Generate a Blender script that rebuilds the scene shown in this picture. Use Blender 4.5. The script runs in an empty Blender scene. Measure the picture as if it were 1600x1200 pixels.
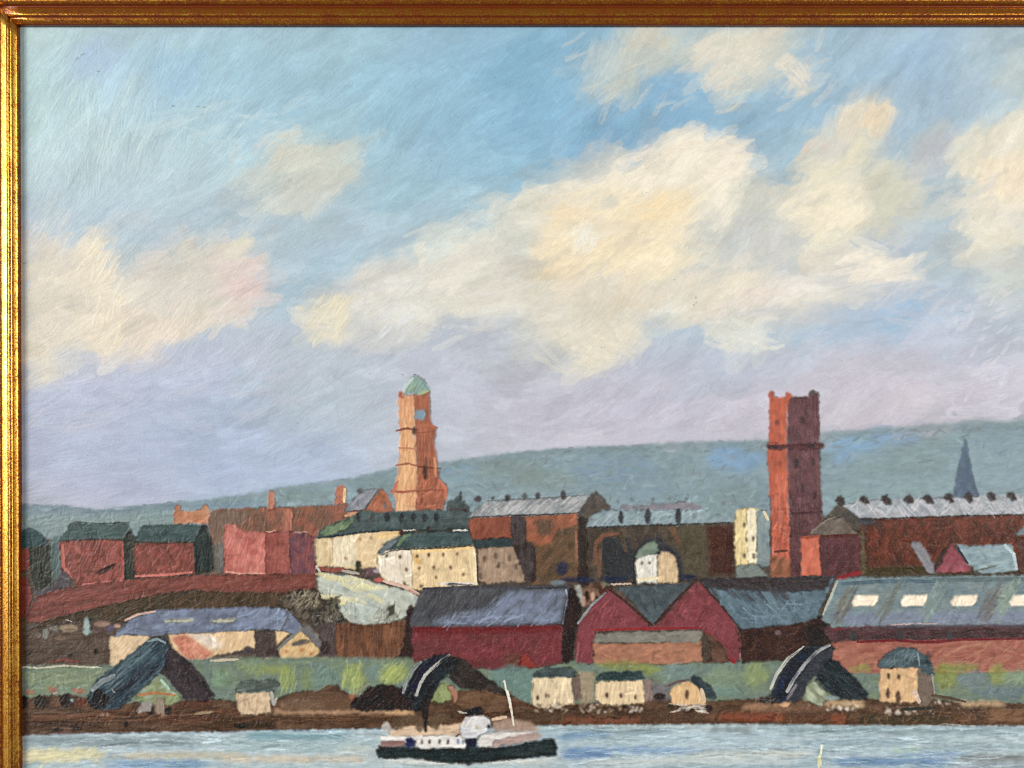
import bpy, math
import numpy as np

# ------------------------------------------------------------------ camera, world, light
S = 0.00025                      # metres per photograph pixel on the picture surface
CX, CY, ZC = 800.0, 600.0, 1.5   # centre of view on the wall
DIST = 1300.0                    # camera distance in the same pixels

def W(x, y, h=0.0):              # picture position and height above its surface -> world
    return ((x - CX) * S, -h * S, ZC + (CY - y) * S)

scene = bpy.context.scene
cam_d = bpy.data.cameras.new('camera')
cam = bpy.data.objects.new('camera', cam_d)
scene.collection.objects.link(cam)
cam.location = (0, -DIST * S, ZC)
cam.rotation_euler = (math.radians(90), 0, 0)
cam_d.sensor_width = 36.0
cam_d.lens = 36.0 * DIST / 1600.0
cam_d.clip_start = 0.01
cam_d.clip_end = 50
scene.camera = cam

world = bpy.data.worlds.new('World')
scene.world = world
world.use_nodes = True
bg = world.node_tree.nodes['Background']
bg.inputs[0].default_value = (0.98, 0.97, 0.95, 1)
bg.inputs[1].default_value = 0.2

def area(name, loc, target, size, power, col):
    d = bpy.data.lights.new(name, 'AREA')
    d.shape = 'RECTANGLE'; d.size = size[0]; d.size_y = size[1]
    d.energy = power; d.color = col
    o = bpy.data.objects.new(name, d)
    scene.collection.objects.link(o)
    o.location = loc
    v = [target[i] - loc[i] for i in range(3)]
    from mathutils import Vector
    o.rotation_euler = Vector(v).to_track_quat('-Z', 'Y').to_euler()
    return o
area('window_light', (-7.4, -5.2, 2.9), (0, 0, 1.5), (0.9, 1.4), 250, (1.0, 0.985, 0.95))
area('added_rail_light', (-8.2, -3.1, 2.2), (0, 0, 1.5), (3.4, 2.6), 340, (1.0, 0.98, 0.94))  # unseen grazing lamp, added to brighten the gilding of the left rail
area('bay_window_light', (-7.0, -6.0, 2.5), (0, 0, 1.5), (4.4, 3.0), 640, (1.0, 0.995, 0.98))
area('far_window_light', (5.8, -6.2, 2.3), (0, 0, 1.5), (3.2, 2.6), 370, (1.0, 0.99, 0.97))

scene.view_settings.view_transform = 'Standard'
scene.view_settings.look = 'None'
scene.view_settings.exposure = 0.0
scene.view_settings.gamma = 1.0
scene.view_settings.use_curve_mapping = False
scene.cycles.use_denoising = False
scene.cycles.pixel_filter_type = 'BLACKMAN_HARRIS'
scene.cycles.filter_width = 1.05
scene.cycles.max_bounces = 4

# ------------------------------------------------------------------ the oil paint, laid stroke by stroke into a relief
X0, Y0, X1, Y1 = 24, 32, 1772, 1300
NX, NY = X1 - X0, Y1 - Y0
rng = np.random.default_rng(7)
img = np.zeros((NY, NX, 3), np.float32)
hgt = np.zeros((NY, NX), np.float32)
ids = np.zeros((NY, NX), np.int16)
TBL = rng.random((512, 512)).astype(np.float32)

def noise(u, v, k=0):
    u = u + 37.7 * k + 4096; v = v + 91.3 * k + 4096
    iu = np.floor(u).astype(np.int32); iv = np.floor(v).astype(np.int32)
    fu = u - iu; fv = v - iv
    fu = fu * fu * (3 - 2 * fu); fv = fv * fv * (3 - 2 * fv)
    a = iu & 511; b = iv & 511; a1 = (a + 1) & 511; b1 = (b + 1) & 511
    return ((TBL[a, b] * (1 - fu) + TBL[a1, b] * fu) * (1 - fv) + (TBL[a, b1] * (1 - fu) + TBL[a1, b1] * fu) * fv)

def blur(m, r):
    r = int(round(r))
    if r < 1: return m
    for ax in (0, 1):
        for _ in range(2):
            p = np.pad(m, [(r, r) if i == ax else (0, 0) for i in range(2)], mode='edge')
            c = np.cumsum(p, axis=ax, dtype=np.float64)
            c = np.concatenate([np.zeros_like(np.take(c, [0], ax)), c], ax)
            n = m.shape[ax]
            hi = np.take(c, np.arange(2 * r + 1, 2 * r + 1 + n), ax); lo = np.take(c, np.arange(0, n), ax)
            m = ((hi - lo) / (2 * r + 1)).astype(np.float32)
    return m

def lin(c):
    c = np.asarray(c, np.float32) / 255.0
    return np.where(c <= 0.04045, c / 12.92, ((c + 0.055) / 1.055) ** 2.4).astype(np.float32)

def box(x0, y0, x1, y1):
    ax = max(X0, int(math.floor(x0))); ay = max(Y0, int(math.floor(y0)))
    bx = min(X1, int(math.ceil(x1)) + 1); by = min(Y1, int(math.ceil(y1)) + 1)
    if ax >= bx or ay >= by: return None
    X, Y = np.meshgrid(np.arange(ax, bx, dtype=np.float32), np.arange(ay, by, dtype=np.float32))
    return (slice(ay - Y0, by - Y0), slice(ax - X0, bx - X0)), X, Y

REG = {}      # id number -> key
KEYS = {}
def pid(key):
    if key not in KEYS:
        KEYS[key] = len(KEYS) + 1
        REG[KEYS[key]] = key
    return KEYS[key]

def inside(pts, X, Y):
    r = np.zeros(X.shape, bool)
    n = len(pts)
    for i in range(n):
        xa, ya = pts[i]; xb, yb = pts[(i + 1) % n]
        if ya == yb: continue
        r ^= ((ya > Y) != (yb > Y)) & (X < (xb - xa) * (Y - ya) / (yb - ya) + xa)
    return r

def bristle(u, v, k):
    w = v + 1.1 * noise(u / 34, v / 30, k + 5)
    return (0.50 * noise(u / 22, w / 1.45, k) + 0.32 * noise(u / 48, w / 2.8, k + 1) + 0.18 * noise(u / 90, w / 6.5, k + 2))

_seed = [0]
def lay(sl, X, Y, a, u, v, col, br, thick, jit, ridge=0.25, col2=None, mixw=(34, 7), k=None, own=0.0, gain=1.0):
    """put paint with coverage a (0..1) down: colour streaks and relief follow the bristles"""
    if k is None:
        _seed[0] += 1; k = _seed[0] * 3.1 % 97
    b = bristle(u, v, k)
    m = 0.6 * noise(u / mixw[0], v / mixw[1], k + 7) + 0.4 * noise(X / 9, Y / 9, k + 23)
    c = lin(col)[None, None, :] * np.ones(a.shape + (1,), np.float32)
    if own: c = c * (1 - own) + img[sl] * (own * gain)
    if col2 is not None:
        mm = np.clip((m - 0.5) * 3.4 + 0.5, 0, 1)[..., None]
        c = c * (1 - mm) + lin(col2)[None, None, :] * mm
    m2 = noise(u / 18, v / 4, k + 11)
    f = 1 + jit * ((b - 0.5) * 1.5 + (m2 - 0.5) * 1.0 + (noise(X / 7, Y / 6, k + 21) - 0.5) * 1.4)
    c = c * f[..., None]
    A = a[..., None]
    img[sl] = img[sl] * (1 - A) + c * A
    edge = 4 * a * (1 - a)
    hgt[sl] = hgt[sl] * (1 - 0.85 * a) + a * (thick + br * (b - 0.5)) + ridge * edge * thick * a

def P(pts, col, ang=0, col2=None, key=None, soft=1, rough=1.35, op=1.0, br=0.85, thick=0.55, jit=0.14, ridge=0.9, mixw=(30, 6), dry=0.0, drag=3.4, seam=0.42):
    pts = [(float(a), float(b)) for a, b in pts]
    xs = [p[0] for p in pts]; ys = [p[1] for p in pts]
    pad = 3 + rough * 2 + soft * 2
    g = box(min(xs) - pad, min(ys) - pad, max(xs) + pad, max(ys) + pad)
    if g is None: return
    sl, X, Y = g
    _seed[0] += 1; k = _seed[0] * 3.1 % 97
    n1 = noise(X / 5, Y / 5, k) - 0.5; n2 = noise(X / 5, Y / 5, k + 3) - 0.5
    n3 = noise(X / 1.6, Y / 1.6, k + 4) - 0.5; n4 = noise(X / 1.6, Y / 1.6, k + 6) - 0.5
    t = math.radians(ang); ca, sa = math.cos(t), -math.sin(t)   # angle counted anticlockwise as seen
    u = X * ca + Y * sa; v = -X * sa + Y * ca
    dg = drag * (noise(u / 40, v / 1.9, k + 15) - 0.5)
    ins = inside(pts, X + rough * (2.2 * n1 + 1.1 * n3) + dg * ca, Y + rough * (2.2 * n2 + 1.1 * n4) + dg * sa).astype(np.float32)
    a = blur(ins, soft)
    if soft < 2: a = 0.6 * a + 0.4 * blur(ins, 1)
    a = a * op
    if dry > 0:
        b = bristle(u, v, k + 20)
        a = a * np.clip((b - dry) * 7 + 0.5, 0, 1)
    vw = v + 3.4 * noise(X / 15, Y / 13, k + 27)
    lay(sl, X, Y, a, u * 1.7, vw, col, br, thick, jit, ridge, col2, mixw, k)
    if seam and soft < 2:
        e = blur(ins, 1); e = 4 * e * (1 - e) * np.clip((noise(X / 9, Y / 9, k + 41) - 0.42) * 4, 0, 1)
        img[sl] *= (1 - seam * e)[..., None]
    if key:
        ids[sl][ins > 0.5] = pid(key)

def L(pts, w, col, key=None, op=1.0, br=0.5, thick=0.6, jit=0.12, dry=0.0, taper=0.3, rough=0.5, ridge=0.6, own=0.0, gain=1.0):
    """one brush stroke along a polyline"""
    if w <= 3.2 and key is None and thick < 1: op *= 0.72; rough = max(rough, 1.0)
    pts = [(float(a), float(b)) for a, b in pts]
    xs = [p[0] for p in pts]; ys = [p[1] for p in pts]
    g = box(min(xs) - w - 2, min(ys) - w - 2, max(xs) + w + 2, max(ys) + w + 2)
    if g is None: return
    sl, X, Y = g
    _seed[0] += 1; k = _seed[0] * 3.1 % 97
    if rough:
        Xw = X + rough * 2 * (noise(X / 2.5, Y / 2.5, k) - 0.5); Yw = Y + rough * 2 * (noise(X / 2.5, Y / 2.5, k + 2) - 0.5)
    else: Xw, Yw = X, Y
    segs = []; tot = 0
    for i in range(len(pts) - 1):
        l = math.hypot(pts[i + 1][0] - pts[i][0], pts[i + 1][1] - pts[i][1]); segs.append((tot, l)); tot += l
    D = np.full(X.shape, 1e9, np.float32); U = np.zeros_like(D); V = np.zeros_like(D)
    for i, (s0, l) in enumerate(segs):
        if l == 0: continue
        dx = (pts[i + 1][0] - pts[i][0]) / l; dy = (pts[i + 1][1] - pts[i][1]) / l
        rx = Xw - pts[i][0]; ry = Yw - pts[i][1]
        tt = rx * dx + ry * dy; tc = np.clip(tt, 0, l); vv = -rx * dy + ry * dx
        dd = np.hypot(rx - tc * dx, ry - tc * dy)
        m = dd < D
        D = np.where(m, dd, D); U = np.where(m, s0 + tt, U); V = np.where(m, vv, V)
    wl = w * 0.5 * (1 - taper * np.clip(np.abs(U / max(tot, 1) - 0.45) * 2, 0, 1) ** 2)
    a = np.clip(wl - D + 0.5, 0, 1)
    if w > 5: a = a * np.clip((w * 0.5 - D) / 2.0 + 0.35, 0, 1)
    a = a * op
    if dry > 0:
        b = bristle(U, V, k + 20)
        a = a * np.clip((b - dry - 0.18 * (U / max(tot, 1) - 0.5)) * 6 + 0.5, 0, 1)
    lay(sl, X, Y, a, U, V, col, br, thick, jit, ridge, None, k=k, own=own, gain=gain)
    if key:
        ids[sl][D < w * 0.5] = pid(key)

def E(x, y, rx, ry, n=14, rot=0):
    t = math.radians(rot)
    return [(x + rx * math.cos(i * 2 * math.pi / n) * math.cos(t) - ry * math.sin(i * 2 * math.pi / n) * math.sin(t),
             y + rx * math.cos(i * 2 * math.pi / n) * math.sin(t) + ry * math.sin(i * 2 * math.pi / n) * math.cos(t)) for i in range(n)]

def R(x0, y0, x1, y1):
    return [(x0, y0), (x1, y0), (x1, y1), (x0, y1)]

def dab(x, y, w, h, col, ang=90, key=None, **kw):     # a touch of the brush: w wide, h tall
    kw.setdefault('rough', 0.7); kw.setdefault('thick', 0.5); kw.setdefault('drag', 1.6); kw.setdefault('seam', 0.0); kw.setdefault('op', 0.94)
    P(E(x, y, w / 2, h / 2, 10, kw.pop('rot', 0)), col, ang, key=key, soft=kw.pop('soft', 1), **kw)

def scumble(pts, col, n, ln, wd, ang, dang=15, op=0.48, dry=0.32, jit=6, **kw):
    """n loose dry strokes inside an outline"""
    xs = [p[0] for p in pts]; ys = [p[1] for p in pts]
    c = 0; tries = 0
    while c < n and tries < n * 30:
        tries += 1
        x = rng.uniform(min(xs), max(xs)); y = rng.uniform(min(ys), max(ys))
        if not inside(pts, np.array([[x]]), np.array([[y]]))[0, 0]: continue
        c += 1
        t = math.radians(ang + rng.normal() * dang); l = ln * rng.uniform(0.6, 1.3) / 2
        jj0 = rng.normal() * jit; cc = [min(255, max(0, q + jj0 + rng.normal() * jit * .3)) for q in col]
        L([(x - l * math.cos(t), y + l * math.sin(t)), (x + rng.normal() * l * 0.05, y + rng.normal() * l * 0.08), (x + l * math.cos(t), y - l * math.sin(t))],
          wd * rng.uniform(0.6, 1.3), cc, op=op, dry=dry, **kw)

# ---- sky: colour laid in first
GX = [24, 50, 200, 350, 500, 650, 800, 950, 1100, 1250, 1400, 1550, 1775]
SKY = {
 30:  [(176,203,206),(174,201,206),(164,195,210),(160,193,210),(154,191,211),(146,186,210),(138,181,209),(134,179,209),(146,184,208),(148,184,208),(160,188,208),(164,190,206),(168,190,204)],
 110: [(174,206,210),(172,204,210),(160,193,216),(152,191,215),(150,190,214),(140,185,213),(134,182,213),(130,178,211),(148,184,208),(148,184,210),(156,186,212),(162,189,209),(170,190,200)],
 180: [(170,203,208),(168,202,210),(170,200,214),(154,192,214),(150,190,213),(142,187,214),(131,181,214),(124,176,214),(128,177,213),(146,184,211),(152,184,210),(158,186,206),(170,190,200)],
 260: [(172,200,208),(172,199,210),(174,200,212),(170,199,214),(160,193,210),(150,190,213),(136,184,214),(127,177,214),(140,180,208),(158,184,200),(158,185,203),(162,186,202),(172,190,200)],
 340: [(176,192,206),(172,191,208),(166,189,208),(166,188,206),(170,190,206),(162,190,208),(148,188,211),(144,186,211),(158,186,204),(168,187,200),(170,186,204),(172,190,202),(175,190,200)],
 430: [(176,190,205),(172,189,206),(164,188,208),(168,189,205),(162,189,206),(168,190,206),(172,190,204),(174,192,203),(176,190,202),(172,188,206),(166,186,210),(174,190,202),(175,190,202)],
 500: [(176,186,206),(174,186,206),(172,186,208),(174,188,208),(174,190,207),(176,188,206),(178,190,204),(178,190,204),(168,189,210),(166,188,212),(160,184,214),(176,188,208),(180,190,205)],
 570: [(174,182,207),(172,182,208),(176,184,209),(176,186,209),(178,190,206),(180,187,207),(184,188,206),(182,188,207),(176,188,210),(184,187,208),(190,188,206),(188,188,208),(188,190,208)],
 640: [(170,178,204),(168,178,206),(168,180,209),(166,183,212),(172,188,206),(180,188,206),(186,188,208),(190,188,208),(190,188,208),(194,190,208),(198,191,206),(194,191,209),(190,190,208)],
 710: [(170,176,202),(166,177,206),(165,178,209),(163,179,211),(166,182,210),(180,190,208),(188,190,210),(192,191,211),(190,190,210),(196,191,208),(198,192,208),(196,193,210),(192,190,208)],
 790: [(176,181,202),(176,181,204),(174,180,206),(164,181,213),(162,181,213),(172,188,208),(186,190,210),(192,191,211),(190,190,210),(196,191,208),(198,192,208),(196,193,210),(192,190,208)],
}
ys = np.array(sorted(SKY)); yy = np.arange(Y0, Y1); xx = np.arange(X0, X1)
rows = np.array([[lin(c) for c in SKY[y]] for y in ys])
XX, YY = np.meshgrid(xx.astype(np.float32), yy.astype(np.float32))
wx = XX + 60 * (noise(XX / 60, YY / 45, 1) - 0.5); wy = YY + 46 * (noise(XX / 60, YY / 45, 2) - 0.5)
ix = np.clip(np.searchsorted(GX, wx) - 1, 0, len(GX) - 2); GXa = np.array(GX, np.float32)
fx = np.clip((wx - GXa[ix]) / (GXa[ix + 1] - GXa[ix]), 0, 1)[..., None]
iy = np.clip(np.searchsorted(ys, wy) - 1, 0, len(ys) - 2)
fy = np.clip((wy - ys[iy]) / (ys[iy + 1] - ys[iy]), 0, 1)[..., None]
img[:] = (rows[iy, ix] * (1 - fx) + rows[iy, ix + 1] * fx) * (1 - fy) + (rows[iy + 1, ix] * (1 - fx) + rows[iy + 1, ix + 1] * fx) * fy
del wx, wy, ix, iy, fx, fy
ids[:] = pid('painted_sky')

def cloud(pts, col, ang=20, key=None, soft=5, op=0.85, rough=5, **kw):
    P(pts, col, ang, key=key, soft=soft, rough=rough, op=op, br=0.3, thick=0.2, jit=0.05, ridge=0.1, **kw)

# blue accents
cloud([(120,60),(200,70),(180,120),(110,110)], (158,188,222), 40, soft=10)
cloud([(230,100),(330,70),(300,130),(215,140)], (146,188,216), 40, soft=10)
cloud([(770,60),(930,55),(900,130),(830,160),(760,120)], (122,174,208), 30, soft=12)
cloud([(975,170),(1040,125),(1110,150),(1140,190),(1080,205),(1020,225),(950,235),(880,290),(850,270),(900,215)], (124,172,208), 30, soft=12, op=.7)
cloud([(1080,165),(1240,145),(1330,110),(1390,100),(1330,160),(1240,190),(1150,190)], (138,178,206), 30, soft=10, op=.6)
cloud([(1380,90),(1450,50),(1510,55),(1480,110),(1420,140),(1380,120)], (150,184,216), 40, soft=8)
cloud([(1100,385),(1180,380),(1200,405),(1150,415)], (160,180,212), 20, soft=5, op=.0)
cloud([(170,300),(210,290),(215,315),(180,320)], (160,195,215), 20, soft=6, op=.7)
cloud([(430,440),(490,400),(600,370),(640,400),(560,430),(480,470),(440,490)], (156,186,206), 35, soft=10, op=.8)
# left bank of cloud
KL = 'painted_cloud#left'
cloud([(30,378),(70,370),(110,362),(150,370),(168,392),(200,408),(232,400),(262,385),(290,365),(330,360),(385,364),(390,385),(412,408),(422,445),(418,482),(390,490),(352,500),(330,515),(290,520),(250,530),(235,547),(200,562),(190,552),(150,556),(110,560),(90,570),(80,590),(60,594),(30,586)], (216,209,196), 15, key=KL, col2=(206,203,196))
cloud([(30,400),(80,385),(110,400),(120,450),(110,540),(60,585),(30,580)], (210,200,184), 60, soft=8)
cloud([(120,370),(165,372),(178,400),(182,450),(215,480),(210,520),(195,552),(140,552),(124,500),(118,430)], (228,214,190), 80, soft=9, col2=(222,208,184), op=.75)
cloud([(210,415),(300,395),(340,420),(345,470),(300,505),(220,505),(195,455)], (208,203,194), 20, soft=8)
cloud([(322,366),(386,364),(386,385),(345,398),(328,392)], (214,210,188), 15, soft=4)
cloud([(345,405),(405,402),(414,440),(412,478),(360,490),(345,450)], (216,200,200), 20, soft=6, col2=(220,194,190))
cloud([(365,440),(385,436),(392,452),(370,458)], (226,190,180), 20, soft=4)
cloud([(215,490),(350,478),(345,500),(290,517),(215,530)], (222,206,190), 10, soft=6)
cloud([(60,560),(80,565),(78,592),(60,592)], (228,218,184), 70, soft=4)
# faint smudges between
cloud([(190,320),(240,330),(245,355),(205,360)], (196,192,198), 20, soft=8)
# small cloud
KS = 'painted_cloud#small'
cloud([(425,210),(455,202),(480,210),(496,226),(530,212),(560,214),(563,240),(555,278),(530,290),(522,322),(495,336),(470,346),(440,342),(410,322),(370,312),(340,302),(333,285),(350,262),(385,250),(420,238)], (194,202,198), 40, key=KS, op=.8)
cloud([(428,212),(458,205),(482,215),(492,240),(480,262),(440,262),(428,245)], (208,206,190), 60, soft=5)
cloud([(500,222),(552,218),(556,250),(540,275),(500,280),(480,262)], (200,200,188), 10, soft=5)
cloud([(455,268),(500,282),(520,290),(510,325),(470,342),(432,335),(425,305)], (202,206,202), 60, soft=6)
# cloud left of centre
KM = 'painted_cloud#middle'
cloud([(468,505),(475,475),(492,452),(515,446),(545,432),(580,415),(612,408),(645,420),(690,450),(720,480),(700,510),(650,520),(610,540),(570,535),(540,545),(495,552),(472,535)], (196,201,208), 30, key=KM, op=.85)
cloud([(472,500),(478,474),(496,455),(530,450),(552,452),(548,485),(552,515),(520,535),(492,548),(474,530)], (220,212,186), 50, soft=5, col2=(210,205,188))
cloud([(560,430),(610,412),(640,430),(620,470),(570,480)], (202,202,208), 30, soft=8)
cloud([(600,490),(650,480),(640,520),(600,535)], (206,212,222), 40, soft=6)
# big central cloud
KC = 'painted_cloud#central'
cloud([(636,392),(645,368),(668,358),(700,366),(740,345),(790,322),(830,303),(868,282),(898,270),(918,250),(922,234),(958,220),(1000,226),(1042,222),(1062,212),(1100,205),(1150,210),(1176,235),(1180,270),(1192,305),(1160,330),(1128,350),(1128,385),(1150,408),(1190,420),(1235,428),(1252,450),(1232,478),(1200,492),(1130,502),(1100,492),(1060,482),(1022,486),(1012,520),(990,548),(962,570),(932,572),(900,560),(880,538),(850,522),(820,510),(790,500),(760,514),(740,500),(700,475),(662,445),(640,420)], (224,218,203), 30, key=KC, soft=4, col2=(208,208,198))
cloud([(790,330),(870,290),(930,260),(1000,235),(1060,215),(1110,205),(1150,212),(1172,240),(1172,300),(1130,325),(1090,345),(1070,330),(1000,305),(930,300),(860,320)], (236,227,208), 25, soft=6)
cloud([(650,372),(740,350),(800,345),(830,380),(820,430),(740,440),(670,420)], (198,204,200), 20, soft=8, op=.8)
cloud([(668,400),(750,395),(830,410),(900,430),(880,455),(780,455),(690,440)], (208,205,196), 10, soft=8, op=.8)
cloud([(848,330),(900,295),(960,280),(1010,300),(1050,305),(1070,330),(1075,380),(1060,420),(1010,440),(960,425),(900,440),(850,435),(838,400)], (242,226,190), 40, soft=7, col2=(230,215,190))
cloud([(862,335),(900,308),(925,312),(890,335),(868,350)], (240,212,176), 40, soft=4)
cloud([(940,300),(970,310),(960,330),(915,325),(925,308)], (206,206,196), 30, soft=4, op=.8)
cloud([(1000,318),(1045,305),(1068,320),(1055,345),(1005,340)], (240,216,172), 50, soft=4)
cloud([(840,410),(890,400),(910,425),(880,438),(838,432)], (240,218,178), 10, soft=4)
cloud([(880,350),(925,345),(936,370),(925,390),(895,380)], (228,226,216), 80, soft=3, key=None)
cloud([(1085,215),(1150,212),(1172,245),(1165,270),(1110,265),(1088,245)], (232,224,210), 60, soft=5)
cloud([(1130,280),(1155,275),(1182,305),(1165,335),(1140,350),(1128,320)], (204,200,188), -60, soft=3)
cloud([(820,430),(900,440),(1010,440),(1090,440),(1160,420),(1200,440),(1160,470),(1060,470),(1000,480),(900,480),(830,470)], (226,216,198), 15, soft=7)
cloud([(1125,345),(1180,325),(1240,345),(1245,390),(1200,420),(1150,418),(1122,390)], (192,198,202), 25, soft=5, key='painted_cloud#grey')
cloud([(1155,445),(1240,425),(1262,440),(1240,470),(1170,482),(1130,490)], (226,214,206), 30, soft=5, col2=(222,206,200))
cloud([(1020,470),(1090,455),(1095,480),(1050,490)], (222,222,214), 15, soft=4)
cloud([(830,460),(900,480),(960,490),(1000,500),(990,540),(940,570),(900,560),(860,520),(820,500)], (216,210,196), 40, soft=6)
cloud([(905,520),(960,500),(1000,505),(985,545),(950,570),(910,562)], (220,213,196), -30, soft=5)
cloud([(800,490),(880,510),(900,560),(850,580),(800,560)], (196,200,200), 20, soft=10, op=.7)
cloud([(590,400),(660,385),(760,380),(860,420),(880,500),(800,515),(740,505),(690,500),(620,520),(560,520),(560,450)], (214,211,202), 20, soft=10, op=.7)
cloud([(1180,300),(1260,300),(1290,380),(1230,430),(1170,430),(1130,400)], (210,208,202), 30, soft=12, op=.55)
cloud([(1230,420),(1330,430),(1420,440),(1300,490),(1210,500)], (206,206,206), 12, soft=10, op=.6)
# strokes lower right of the big cloud
cloud([(1092,505),(1150,488),(1205,490),(1216,510),(1214,540),(1180,552),(1140,548),(1118,520)], (214,216,210), -15, soft=3, key='painted_cloud#low')
cloud([(1210,470),(1280,440),(1320,455),(1310,478),(1240,490)], (214,210,200), 20, soft=6)
cloud([(1345,500),(1390,480),(1440,470),(1438,492),(1380,510)], (150,184,216), 20, soft=5)
cloud([(1225,500),(1290,490),(1280,520),(1230,535)], (160,188,212), 40, soft=6, op=.8)
# right cloud
KR = 'painted_cloud#right'
cloud([(1212,320),(1240,290),(1260,262),(1250,245),(1275,225),(1268,205),(1310,180),(1312,158),(1345,145),(1380,150),(1388,180),(1382,215),(1400,235),(1440,250),(1460,280),(1452,315),(1420,330),(1390,345),(1350,360),(1340,390),(1400,388),(1438,410),(1440,445),(1400,460),(1350,470),(1310,455),(1300,430),(1260,430),(1250,390),(1250,350),(1225,335)], (214,211,196), 30, key=KR, soft=4, col2=(196,200,196))
cloud([(1312,170),(1335,155),(1380,160),(1384,190),(1360,206),(1330,205),(1310,190)], (240,218,184), 40, soft=3)
cloud([(1338,178),(1352,172),(1356,200),(1340,204)], (232,204,172), 70, soft=3)
cloud([(1212,320),(1250,285),(1290,270),(1340,280),(1358,310),(1350,350),(1310,385),(1270,370),(1250,335)], (238,228,204), 25, soft=5)
cloud([(1268,270),(1300,250),(1345,222),(1375,218),(1370,240),(1330,262),(1290,278)], (226,218,190), 40, soft=4)
cloud([(1275,225),(1310,222),(1300,240),(1270,246)], (216,194,182), 20, soft=4)
cloud([(1355,260),(1420,240),(1450,270),(1450,310),(1400,330),(1362,325),(1350,290)], (200,200,182), 30, soft=6)
cloud([(1310,395),(1380,385),(1432,410),(1438,430),(1420,448),(1350,445),(1310,435)], (234,224,208), 12, soft=3)
cloud([(1310,445),(1430,445),(1410,465),(1330,470)], (200,202,206), 8, soft=4)
cloud([(1250,385),(1300,390),(1310,430),(1260,425)], (214,206,196), 80, soft=5)
cloud([(1440,180),(1500,190),(1520,230),(1460,240),(1430,215)], (184,192,196), 20, soft=8, op=.8)
cloud([(1440,225),(1500,230),(1490,280),(1450,280)], (186,186,196), 70, soft=7, op=.8)
KF = 'painted_cloud#far'
cloud([(1490,320),(1530,290),(1500,250),(1490,225),(1530,205),(1570,180),(1610,160),(1700,150),(1775,180),(1775,400),(1600,385),(1560,400),(1530,420),(1500,400),(1520,370),(1545,345)], (224,215,194), 50, key=KF, soft=5)
cloud([(1530,260),(1600,240),(1700,235),(1720,330),(1640,330),(1580,325),(1530,310)], (236,221,196), 60, soft=6)
cloud([(1495,320),(1550,310),(1600,325),(1580,350),(1545,365),(1510,400),(1490,395),(1515,365)], (222,216,202), 45, soft=4)
cloud([(1565,335),(1610,330),(1620,380),(1580,370)], (196,198,196), 20, soft=5)
cloud([(1540,400),(1600,385),(1640,440),(1600,480),(1560,490),(1545,450)], (194,200,196), 40, soft=8)
cloud([(1560,60),(1640,70),(1640,150),(1575,140)], (186,198,196), 70, soft=10, op=.6)
# top cloud
KT = 'painted_cloud#top'
cloud([(905,140),(930,108),(955,85),(945,60),(960,40),(1250,36),(1262,70),(1288,95),(1276,130),(1256,158),(1236,145),(1210,126),(1182,136),(1142,164),(1118,150),(1100,132),(1060,120),(1036,115),(1004,140),(975,160),(940,160),(905,160)], (192,202,198), 35, key=KT, soft=5, op=.8)
cloud([(1075,48),(1190,46),(1215,80),(1200,105),(1160,135),(1135,152),(1110,120),(1070,100)], (214,209,196), 40, soft=5)
cloud([(950,50),(1020,46),(1060,60),(1040,78),(985,72)], (202,198,184), 20, soft=5)
cloud([(975,90),(1030,80),(1045,100),(1000,130),(975,115)], (184,192,190), 0, soft=5)
cloud([(1215,105),(1262,98),(1275,120),(1255,152),(1232,140)], (222,212,198), -50, soft=3)
cloud([(1190,50),(1225,50),(1230,75),(1200,85)], (220,208,190), 30, soft=4)

# ---- distant hills
HT = [(20,790),(60,789),(100,790),(130,795),(160,797),(200,792),(240,788),(270,785),(300,782),(330,780),(360,776),(400,770),(440,762),(480,757),(520,752),(560,745),(600,735),(640,726),(700,722),(740,716),(800,708),(850,703),(900,700),(960,698),(1020,694),(1080,690),(1140,690),(1200,688),(1280,678),(1300,674),(1350,672),(1400,668),(1450,664),(1500,662),(1560,660),(1780,655)]
P(HT + [(1780,900),(20,900)], (122,147,160), 8, col2=(132,156,168), key='painted_hillside', soft=1, rough=1.6, br=.4, thick=.25, mixw=(60,12))
P([(20,789),(60,788),(110,791),(150,797),(220,791),(280,785),(300,790),(200,805),(150,806),(60,800),(20,800)], (108,130,146), 5, soft=3)
P([(20,805),(140,808),(300,800),(300,830),(20,840)], (126,148,150), 5, soft=5)
for (x, y, rx, ry, c) in [(350,790,60,10,(114,140,159)),(470,775,60,12,(122,142,147)),(600,760,40,16,(120,142,149)),(790,730,60,18,(124,142,145)),(850,750,60,14,(126,142,141)),
        (720,735,28,14,(120,154,175)),(960,735,70,22,(120,148,169)),(1020,770,70,14,(124,152,169)),(1150,715,45,22,(120,158,197)),(1100,780,60,22,(126,152,163)),
        (1150,775,40,20,(120,142,149)),(1180,700,30,6,(126,146,151)),(1330,695,46,13,(122,164,205)),(1390,682,50,9,(124,160,199)),(1320,715,20,16,(126,162,199)),(1360,730,50,18,(126,152,159)),
        (1430,720,50,22,(122,144,151)),(1440,760,70,18,(132,158,167)),(1470,690,30,10,(120,144,151)),(1560,690,50,16,(124,150,167)),(1560,740,50,20,(132,160,173)),(1330,775,40,20,(130,156,163)),(1700,720,60,30,(124,150,161))]:
    P(E(x, y, rx, ry), c, 8, soft=6, op=.85, br=.35, thick=.2, rough=3)

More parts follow.
